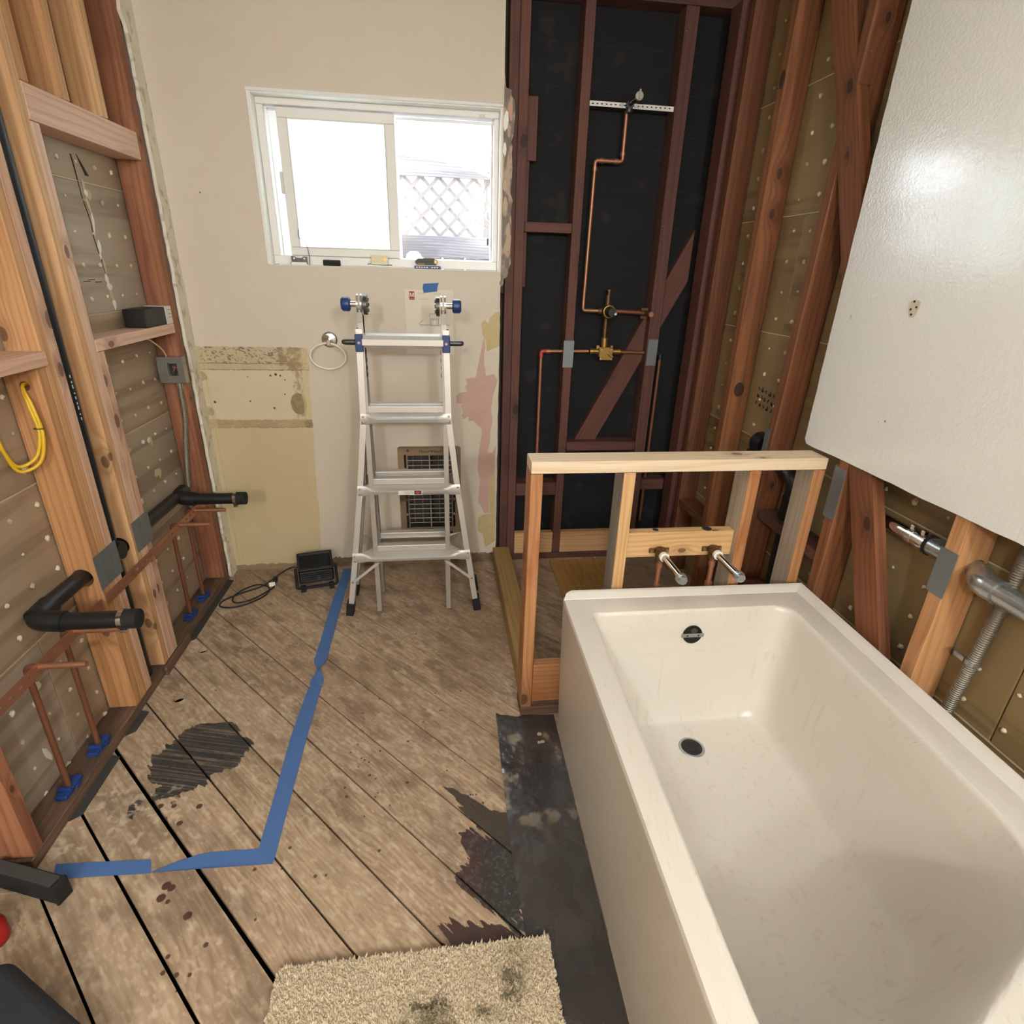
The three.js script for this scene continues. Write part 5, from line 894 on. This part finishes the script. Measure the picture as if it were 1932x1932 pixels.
// ---------- small things on the window sill ----------
const SY = WY0 + 0.0012;
{
  const a = thing('hinge_bracket', 'small steel bracket with two screws under the sash handle end of the window sill', 'bracket', [0.488, SY, -0.026]);
  mesh('plate', sheet([[-0.036, 0.004], [0.034, 0.004], [0.034, 0.034], [0.018, 0.034], [0.012, 0.028], [-0.012, 0.028], [-0.018, 0.034], [-0.032, 0.034], [-0.032, 0.012], [-0.036, 0.012]], 0.002), M.steelDark, a);
  mesh('base', bx(-0.034, 0.030, 0, 0.012, -0.006, 0.0025, 0.001), M.white, a); for (const x of [-0.02, 0.022]) mesh('screw', cyl(0.004, 0.004, 0.003, 10, 'z', [x, 0.026, 0.003]), M.chrome, a);
  const w = thing('wire', 'thin dark wire curving up from the steel bracket on the sill', 'wire', [0.527, SY, -0.030]);
  mesh('strand', spline([[0.002, 0.001, 0.004], [0.004, 0.03, 0.0], [-0.004, 0.075, -0.008], [-0.020, 0.10, -0.018], [-0.036, 0.108, -0.022], [-0.036, 0.14, -0.022]], 0.0014, 40, 6), M.steelDark, w);
  const b = thing('black_clip', 'small black plastic block on the window sill', 'block', [0.6235, SY, -0.022]); mesh('body', bx(-0.036, 0.036, 0, 0.024, -0.01, 0.01, 0.004), M.blackSoft, b);
  const r = thing('white_strip', 'long thin white plastic strip on the window sill', 'strip', [0.82, SY, -0.006]); mesh('bar', merge([bx(-0.124, 0.006, 0, 0.009, -0.006, 0.008, 0.003), bx(0.003, 0.122, 0, 0.008, -0.006, 0.007, 0.003)]), M.white, r);
  const k = thing('window_latch', 'cream window latch with thin wire feet on the window sill', 'latch', [0.826, SY, -0.032]); mesh('block', bx(-0.036, 0.036, 0.010, 0.050, -0.008, 0.008, 0.003), M.tanPlastic, k); mesh('insert', merge([cyl(0.007, 0.007, 0.004, 14, 'z', [0.024, 0.034, 0.008]), cyl(0.004, 0.004, 0.004, 12, 'z', [-0.024, 0.034, 0.008])]), M.brass, k); mesh('feet', merge([pipe([[-0.05, 0.001, 0], [-0.05, 0.014, 0], [-0.02, 0.012, 0]], 0.0016, 0.003, 6), pipe([[0.052, 0.001, 0], [0.052, 0.012, 0], [0.02, 0.010, 0]], 0.0016, 0.003, 6)]), M.steelDark, k);
  const bk = thing('case', 'slim blue and white case on the window sill under the brown folding tool', 'case', [1.034, SY, -0.016]); mesh('cover', bx(-0.058, 0.057, 0, 0.012, -0.016, 0.014, 0.003), M.blue, bk); mesh('lid', bx(-0.0565, 0.0555, 0.0122, 0.0148, -0.015, 0.013, 0.001), M.white, bk); for (let i = 0; i < 9; i++) if (i !== 5) mesh('print_mark', bx(-0.05 + i * 0.011, -0.043 + i * 0.011, 0.004, 0.008, 0.0141, 0.0146), M.white, bk, 'white print');
  const tl = thing('folding_tool', 'dark brown folding tool lying on the blue case', 'tool', [1.03, SY + 0.015, -0.018]); mesh('handle', (() => { const g = sheet([[-0.048, 0.006], [-0.034, 0.0], [0.040, 0.0], [0.048, 0.010], [0.046, 0.022], [0.030, 0.027], [-0.036, 0.026], [-0.050, 0.016]], 0.016); g.translate(0, 0, -0.008); return g; })(), std({ color: 0x2c2622, roughness: 0.5 }), tl); mesh('bolster', bx(0.032, 0.046, 0.006, 0.022, -0.009, 0.009, 0.002), M.brass, tl); mesh('inlay', bx(-0.044, -0.008, 0.0, 0.008, -0.0085, 0.0088, 0.002), std({ color: 0x9a6a44, roughness: 0.6 }), tl);
}

// ---------- work light and its cord ----------
{
  const t = thing('work_light', 'black plastic work light standing on the floor against the window wall', 'work light', [0.445, 0, 0.165]); t.rotation.y = 0.22;
  mesh('housing', (() => { const g = rbox(0.165, 0.115, 0.085, 0.012, 2); g.rotateX(-0.25); g.translate(0, 0.075, -0.01); return g; })(), M.black, t);
  mesh('lens_frame', (() => { const g = merge([bx(-0.082, 0.082, 0.035, 0.05, 0, 0.02, 0.004), bx(-0.082, 0.082, -0.05, -0.035, 0, 0.02, 0.004), bx(-0.082, -0.068, -0.05, 0.05, 0, 0.02, 0.004), bx(0.068, 0.082, -0.05, 0.05, 0, 0.02, 0.004)]); g.rotateX(-0.95); g.translate(0, 0.125, 0.012); return g; })(), M.black, t);
  mesh('lens', (() => { const g = bx(-0.068, 0.068, -0.036, 0.036, 0.006, 0.012); g.rotateX(-0.95); g.translate(0, 0.125, 0.012); return g; })(), std({ color: 0x08090b, roughness: 0.15 }), t, 'dark lens');
  mesh('bracket', merge([pipe([[-0.094, 0.085, 0.0], [-0.094, 0.014, 0.055], [0.094, 0.014, 0.055], [0.094, 0.085, 0.0]], 0.007, 0.012, 8), cyl(0.012, 0.012, 0.014, 14, 'x', [-0.094, 0.085, 0]), cyl(0.012, 0.012, 0.014, 14, 'x', [0.094, 0.085, 0])]), M.blackSoft, t);
  for (const s of [-1, 1]) mesh('foot', merge([bx(s * 0.066 - 0.012, s * 0.066 + 0.012, 0, 0.018, 0.03, 0.078, 0.004), bx(s * 0.066 - 0.012, s * 0.066 + 0.012, 0, 0.018, -0.05, -0.02, 0.004)]), M.rubber, t);
  for (let i = 0; i < 5; i++) mesh('cooling_fin', (() => { const g = bx(-0.07, 0.07, -0.002, 0.002, 0.0, 0.01); g.rotateX(-0.25); g.translate(0, 0.035 + i * 0.012, 0.036 + i * 0.0025); return g; })(), M.blackSoft, t);
  mesh('dial', cyl(0.012, 0.012, 0.012, 16, 'z', [0.01, 0.062, 0.044]), M.steelDark, t);
  const c = thing('power_cord', 'thin black cord with a plug looped on the floor by the work light', 'cord', [0.2, 0.004, 0.25]);
  const R = (p) => p.map(([x, y, z]) => [x - 0.2, y, z - 0.25]);
  mesh('cord', spline(R([[0.362, 0.078, 0.15], [0.33, 0.082, 0.15], [0.27, 0.05, 0.15], [0.19, 0.005, 0.185], [0.10, 0.002, 0.25], [0.042, 0.002, 0.31], [0.045, 0.002, 0.355], [0.105, 0.002, 0.370], [0.175, 0.003, 0.335], [0.228, 0.003, 0.262], [0.222, 0.006, 0.205], [0.165, 0.006, 0.176], [0.115, 0.006, 0.21], [0.082, 0.006, 0.285], [0.105, 0.006, 0.335], [0.165, 0.009, 0.325], [0.225, 0.008, 0.25], [0.246, 0.006, 0.20], [0.240, 0.008, 0.16]]), 0.0036, 220, 8), M.cord, c);
  mesh('plug', (() => { const g = rbox(0.02, 0.018, 0.045, 0.005, 2); g.rotateY(0.15); g.translate(0.236 - 0.2, 0.008, 0.132 - 0.25); return g; })(), M.rubber, c);
  mesh('prong', merge([bx(-0.006, -0.004, -0.003, 0.003, -0.02, 0), bx(0.004, 0.006, -0.003, 0.003, -0.02, 0)].map((g) => g.translate(0.232 - 0.2, 0.008, 0.11 - 0.25))), M.zinc, c);
  mesh('paper_tag', (() => { const g = new THREE.BoxGeometry(0.028, 0.022, 0.0008); g.rotateX(-0.9); g.rotateY(0.3); g.translate(0.236 - 0.2, 0.014, 0.192 - 0.25); return g; })(), M.white, c, 'white paper tag');
}

// ---------- things on the floor ----------
{
  const blue = std({ color: 0x46699f, roughness: 0.7, bumpMap: grayTex(128, 128, (u, v) => 128 + 110 * (fbm(u * 9, v * 9, 4) - 0.5)), bumpScale: 0.001 });
  const strip = (P, l, y = 0.0012) => { const g = sheet(P, 0.0009, 'y'); const c = P[0]; g.translate(-c[0], 0, -c[1]); const m = mesh('floor_tape', g, blue); m.position.set(c[0], y, c[1]); tag(m, l, 'tape', 'blue painter tape lines on the floor'); return m; };
  const wav = (x0, x1, z0, z1, n, sl = 0) => { const a = [], b = []; for (let i = 0; i <= n; i++) { const f = i / n, z = z0 + (z1 - z0) * f; a.push([x0 + sl * f + rr(-0.0012, 0.0012), z]); b.push([x1 + sl * f + rr(-0.0012, 0.0012), z]); } return [...a, ...b.reverse()]; };
  strip(wav(0.552, 0.598, 0.03, 0.285, 6, -0.004), 'short stretch of blue floor tape running to the window wall beside the work light');
  strip(wav(0.545, 0.594, 0.287, 0.775, 8, 0.001), 'straight blue floor tape beside the ladder feet, ending at the twist');
  strip([[0.566, 0.93], [0.603, 0.945], [0.600, 1.2], [0.602, 1.64], [0.552, 1.64], [0.551, 1.4], [0.546, 1.2], [0.555, 0.96]], 'long straight blue floor tape from the twist to the corner by the bath mat', 0.0012);
  strip([[0.296, 1.638], [0.40, 1.640], [0.602, 1.641], [0.602, 1.647], [0.555, 1.600], [0.43, 1.597], [0.40, 1.600], [0.35, 1.615]], 'blue floor tape cross piece with a torn pointed end', 0.0023);
  strip([[0.040, 1.588], [0.279, 1.601], [0.296, 1.640], [0.076, 1.630], [0.05, 1.612]], 'short blue floor tape strip ending at the wall foot');
  // twisted bit of tape between the two straight runs
  const tw = new THREE.PlaneGeometry(0.05, 0.17, 6, 14); tw.rotateX(-Math.PI / 2); { const p = tw.attributes.position; for (let i = 0; i < p.count; i++) { const z = p.getZ(i), f = ss(-0.085, 0.085, z), w = 1 - 0.72 * Math.exp(-(z * z) / 0.0013); p.setXYZ(i, p.getX(i) * w + 0.012 * (f - 0.5), 0.0035 + 0.012 * Math.exp(-(z * z) / 0.0011) * (0.5 + p.getX(i) / 0.05) + 0.001, z); } tw.computeVertexNormals(); }
  const bm = blue.clone(); bm.side = THREE.DoubleSide; const tm = mesh('floor_tape', tw, bm); tm.position.set(0.576, 0.0, 0.855); tag(tm, 'twisted crumpled bit of blue tape between the two straight runs', 'tape', 'blue painter tape lines on the floor');
}
{
  // black waterproof sheet beside the tub
  const mm = phy({
    map: dataTex(512, 1024, (u, v) => { const x = u * 0.5, z = v * 1.2; let c = mix3([52, 49, 49], [76, 70, 66], fbm(x * 11, z * 11, 4)); c = mix3(c, [72, 74, 62], 0.6 * ss(0.4, 0.7, fbm(x * 5 + 3, z * 5 + 1, 3)) * ss(0.3, 0.6, v)); const du = fbm(x * 16 + 7, z * 16, 5); c = mix3(c, [150, 138, 118], 0.75 * ss(0.6, 0.75, du) * ss(0.26, 0.12, Math.abs(v - 0.2))); if (vn(x * 230, z * 230) > 0.96) c = mix3(c, [140, 134, 124], 0.5); for (const [a, b, r] of [[0.155, 0.115, 0.008], [0.16, 0.15, 0.007], [0.148, 0.152, 0.006]]) if (Math.hypot(x - a, z - b) < r) c = [186, 174, 150]; return c; }),
    roughnessMap: grayTex(256, 512, (u, v) => 20 + 150 * fbm(u * 8, v * 18, 4)), roughness: 0.7, bumpMap: grayTex(256, 512, (u, v) => 128 + 170 * (fbm(u * 10, v * 24, 4) - 0.5)), bumpScale: 0.006 });
  const P = [[1.246, 1.150], [1.262, 1.163], [1.285, 1.166], [1.318, 1.178], [1.34, 1.171], [1.4525, 1.178], [1.4505, 1.3], [1.4425, 1.8], [1.430, 2.6], [1.255, 2.6], [1.245, 1.9], [1.236, 1.66], [1.238, 1.60], [1.240, 1.4]];
  const g = sheet(P, 0.0025, 'y'); { const p = g.attributes.position, uv = g.attributes.uv; for (let i = 0; i < p.count; i++) uv.setXY(i, (p.getX(i) - 1.23) / 0.5, (p.getZ(i) - 1.15) / 1.2); }
  const m = mesh('waterproof_sheet', g, mm); m.position.y = 0.0012; tag(m, 'wet black waterproof sheet on the floor along the bathtub', 'sheet');
}
{
  const t = thing('bath_mat', 'cream shaggy bath mat with dark mould stains', 'mat', [0.985, 0.001, 2.15]);
  const X0 = -0.305, X1 = 0.312, Z0 = -0.243, Z1 = 0.3;
  mesh('backing', bx(X0 + 0.006, X1 - 0.006, 0, 0.012, Z0 + 0.006, Z1, 0.004), std({ color: 0xcdb48c, roughness: 0.95 }), t);
  const tg = new THREE.ConeGeometry(0.0034, 0.009, 5, 1); tg.translate(0, 0.0045, 0);
  const N = 26000, im = new THREE.InstancedMesh(tg, std({ color: 0xffffff, roughness: 0.95 }), N); im.name = 'pile'; im.userData.kind = 'stuff'; im.castShadow = im.receiveShadow = true;
  const mt = new THREE.Matrix4(), q = new THREE.Quaternion(), e = new THREE.Euler(), c = new THREE.Color();
  for (let i = 0; i < N; i++) {
    const zz = i < 20000 ? Z0 + (0.24) * rnd() : Z0 + 0.24 + (Z1 - Z0 - 0.24) * rnd(), xx = X0 + (X1 - X0) * rnd() + 0.010 * (fbm(zz * 60, 3, 2) - 0.5);
    e.set(rr(-0.7, 0.7), rr(0, 6), rr(-0.7, 0.7)); q.setFromEuler(e); const s = rr(0.8, 1.5); mt.compose(new THREE.Vector3(xx, 0.009, zz), q, new THREE.Vector3(s, s * rr(0.8, 1.3), s)); im.setMatrixAt(i, mt);
    const st = ss(0.5, 0.68, fbm(xx * 9 + 2, zz * 9 + 5, 3)) * Math.exp(-(Math.pow((xx - 0.03) / 0.17, 2) + Math.pow((zz + 0.14) / 0.09, 2))), sp = fbm(xx * 46 + 1, zz * 46, 2) > 0.64 ? 0.9 : 0.35;
    const k = clamp(st * sp * 2.1, 0, 0.92), base = mix3([214, 197, 170], [200, 182, 154], rnd()), col = mix3(base, [74, 66, 42], k);
    im.setColorAt(i, c.setRGB(col[0] / 255, col[1] / 255, col[2] / 255, THREE.SRGBColorSpace));
  }
  t.add(im);
}
{
  // things at the near left: black rail, red bottle, tool bag
  const a = thing('black_level', 'black plastic box level lying on edge beside the red bottle', 'tool', [0.053, 0, 1.662]); a.rotation.y = -0.34;
  mesh('body', bx(-0.13, 0.068, 0, 0.062, -0.018, 0.018, 0.005), M.blackSoft, a); mesh('edge_cap', bx(0.062, 0.071, 0.0, 0.064, -0.020, 0.020, 0.004), M.rubber, a); mesh('top_strip', bx(-0.128, 0.060, 0.0621, 0.065, -0.013, 0.016, 0.001), std({ color: 0x3c3a38, roughness: 0.7 }), a);
  const b = thing('red_bottle', 'round red plastic bottle between the black level and the tool bag', 'bottle', [0.014, 0, 1.770]);
  mesh('bottle', lathe([[0, 0], [0.026, 0], [0.030, 0.01], [0.030, 0.05], [0.022, 0.068]], 24), M.red, b); mesh('lid', lathe([[0.020, 0.068], [0.026, 0.070], [0.026, 0.092], [0.022, 0.096], [0, 0.096]], 24), M.red, b);
  const c = thing('tool_bag', 'dark cloth tool bag slumped on the floor beside the red bottle', 'bag', [0.188, 0, 2.082]); c.rotation.y = -0.577;
  mesh('bag', (() => { const g = new RoundedBoxGeometry(0.36, 0.10, 0.30, 6, 0.03), p = g.attributes.position; for (let i = 0; i < p.count; i++) { const x = p.getX(i), y = p.getY(i), z = p.getZ(i), n = fbm(x * 9 + 5, z * 9 + 7, 3) - 0.5; if (y > 0) p.setY(i, y + 0.03 * n); p.setX(i, x + 0.014 * (fbm(z * 14, y * 14 + 4, 2) - 0.5)); } g.translate(0, 0.05, 0); g.computeVertexNormals(); return g; })(), std({ color: 0x26272a, roughness: 0.92 }), c);
  mesh('handle_strap', spline([[-0.1, 0.10, 0.0], [-0.06, 0.118, 0.05], [0.02, 0.119, 0.06], [0.08, 0.10, 0.0]], 0.006, 30, 8), M.blackSoft, c);
  mesh('zip_pull', bx(0.03, 0.034, 0.104, 0.106, -0.1, -0.07, 0.001), M.zinc, c);
}
// dark self-adhesive strips along the foot of the left-hand wall
for (const [z0, z1, l] of [[1.22, 1.46, 'dark grey adhesive strip along the wall foot between the two near pipe clips'], [1.02, 1.14, 'short dark grey adhesive strip at the foot of the post with three nail plates'], [0.10, 0.62, 'long dark grey adhesive strip at the wall foot below the far pipe clips']]) {
  const g = sheet([[-0.004, z0], [0.026, z0 + 0.01], [0.024, z1 - 0.02], [-0.002, z1]], 0.002, 'y'); const m = mesh('flashing_strip', g, std({ color: 0x3b3937, roughness: 0.6 })); m.position.set(0.003, 0.001, 0); tag(m, l, 'strip', 'adhesive strips along the yellow cable wall foot');
}
S('wood_shim', [0.002, 0.014, 0.0005, 0.036, 0.60, 0.83], W.plate[0], 'thin dark wooden shim on edge at the foot of the post with two nail plates');
// ceiling light added out of view as soft fill
{
  const t = thing('fill_ceiling_light', 'flat ceiling light added out of view to fill the room', 'ceiling light', [FILL_LAMP_AT[0], FILL_LAMP_AT[1], FILL_LAMP_AT[2]]);
  mesh('housing', bx(-FILL_LAMP_SIZE[0] / 2 - 0.02, FILL_LAMP_SIZE[0] / 2 + 0.02, 0.0, 0.06, -FILL_LAMP_SIZE[1] / 2 - 0.02, FILL_LAMP_SIZE[1] / 2 + 0.02, 0.005), M.white, t);
  mesh('diffuser', bx(-FILL_LAMP_SIZE[0] / 2, FILL_LAMP_SIZE[0] / 2, -0.006, -0.001, -FILL_LAMP_SIZE[1] / 2, FILL_LAMP_SIZE[1] / 2), std({ color: 0xffffff, emissive: FILL_LAMP_COLOR, emissiveIntensity: 1.5 }), t, 'glowing diffuser');
}
for (const [i, p] of FILL_GLOBES.entries()) {  // visible bodies for the added fill globes, out of frame
  const t = thing('fill_globe', ['unseen globe lamp added as frontal fill, facing the stud niches', 'unseen globe lamp added as frontal fill, at the bathtub'][i], 'lamp', [p[0], p[1], p[2]]);
  mesh('globe', new THREE.SphereGeometry(0.075, 24, 16), std({ color: 0xffffff, emissive: FILL_GLOBE_COLOR, emissiveIntensity: 2, roughness: 0.4 }), t, 'glowing globe');
  mesh('wall_mount', merge([cyl(0.03, 0.03, 0.03, 18, 'z', [0, 0, 0.082]), cyl(0.05, 0.05, 0.012, 24, 'z', [0, 0, 0.092])]), M.chrome, t);
}
scene.traverse((o) => { if (o.isMesh) { o.castShadow = true; o.receiveShadow = true; } });
renderer.render(scene, camera);
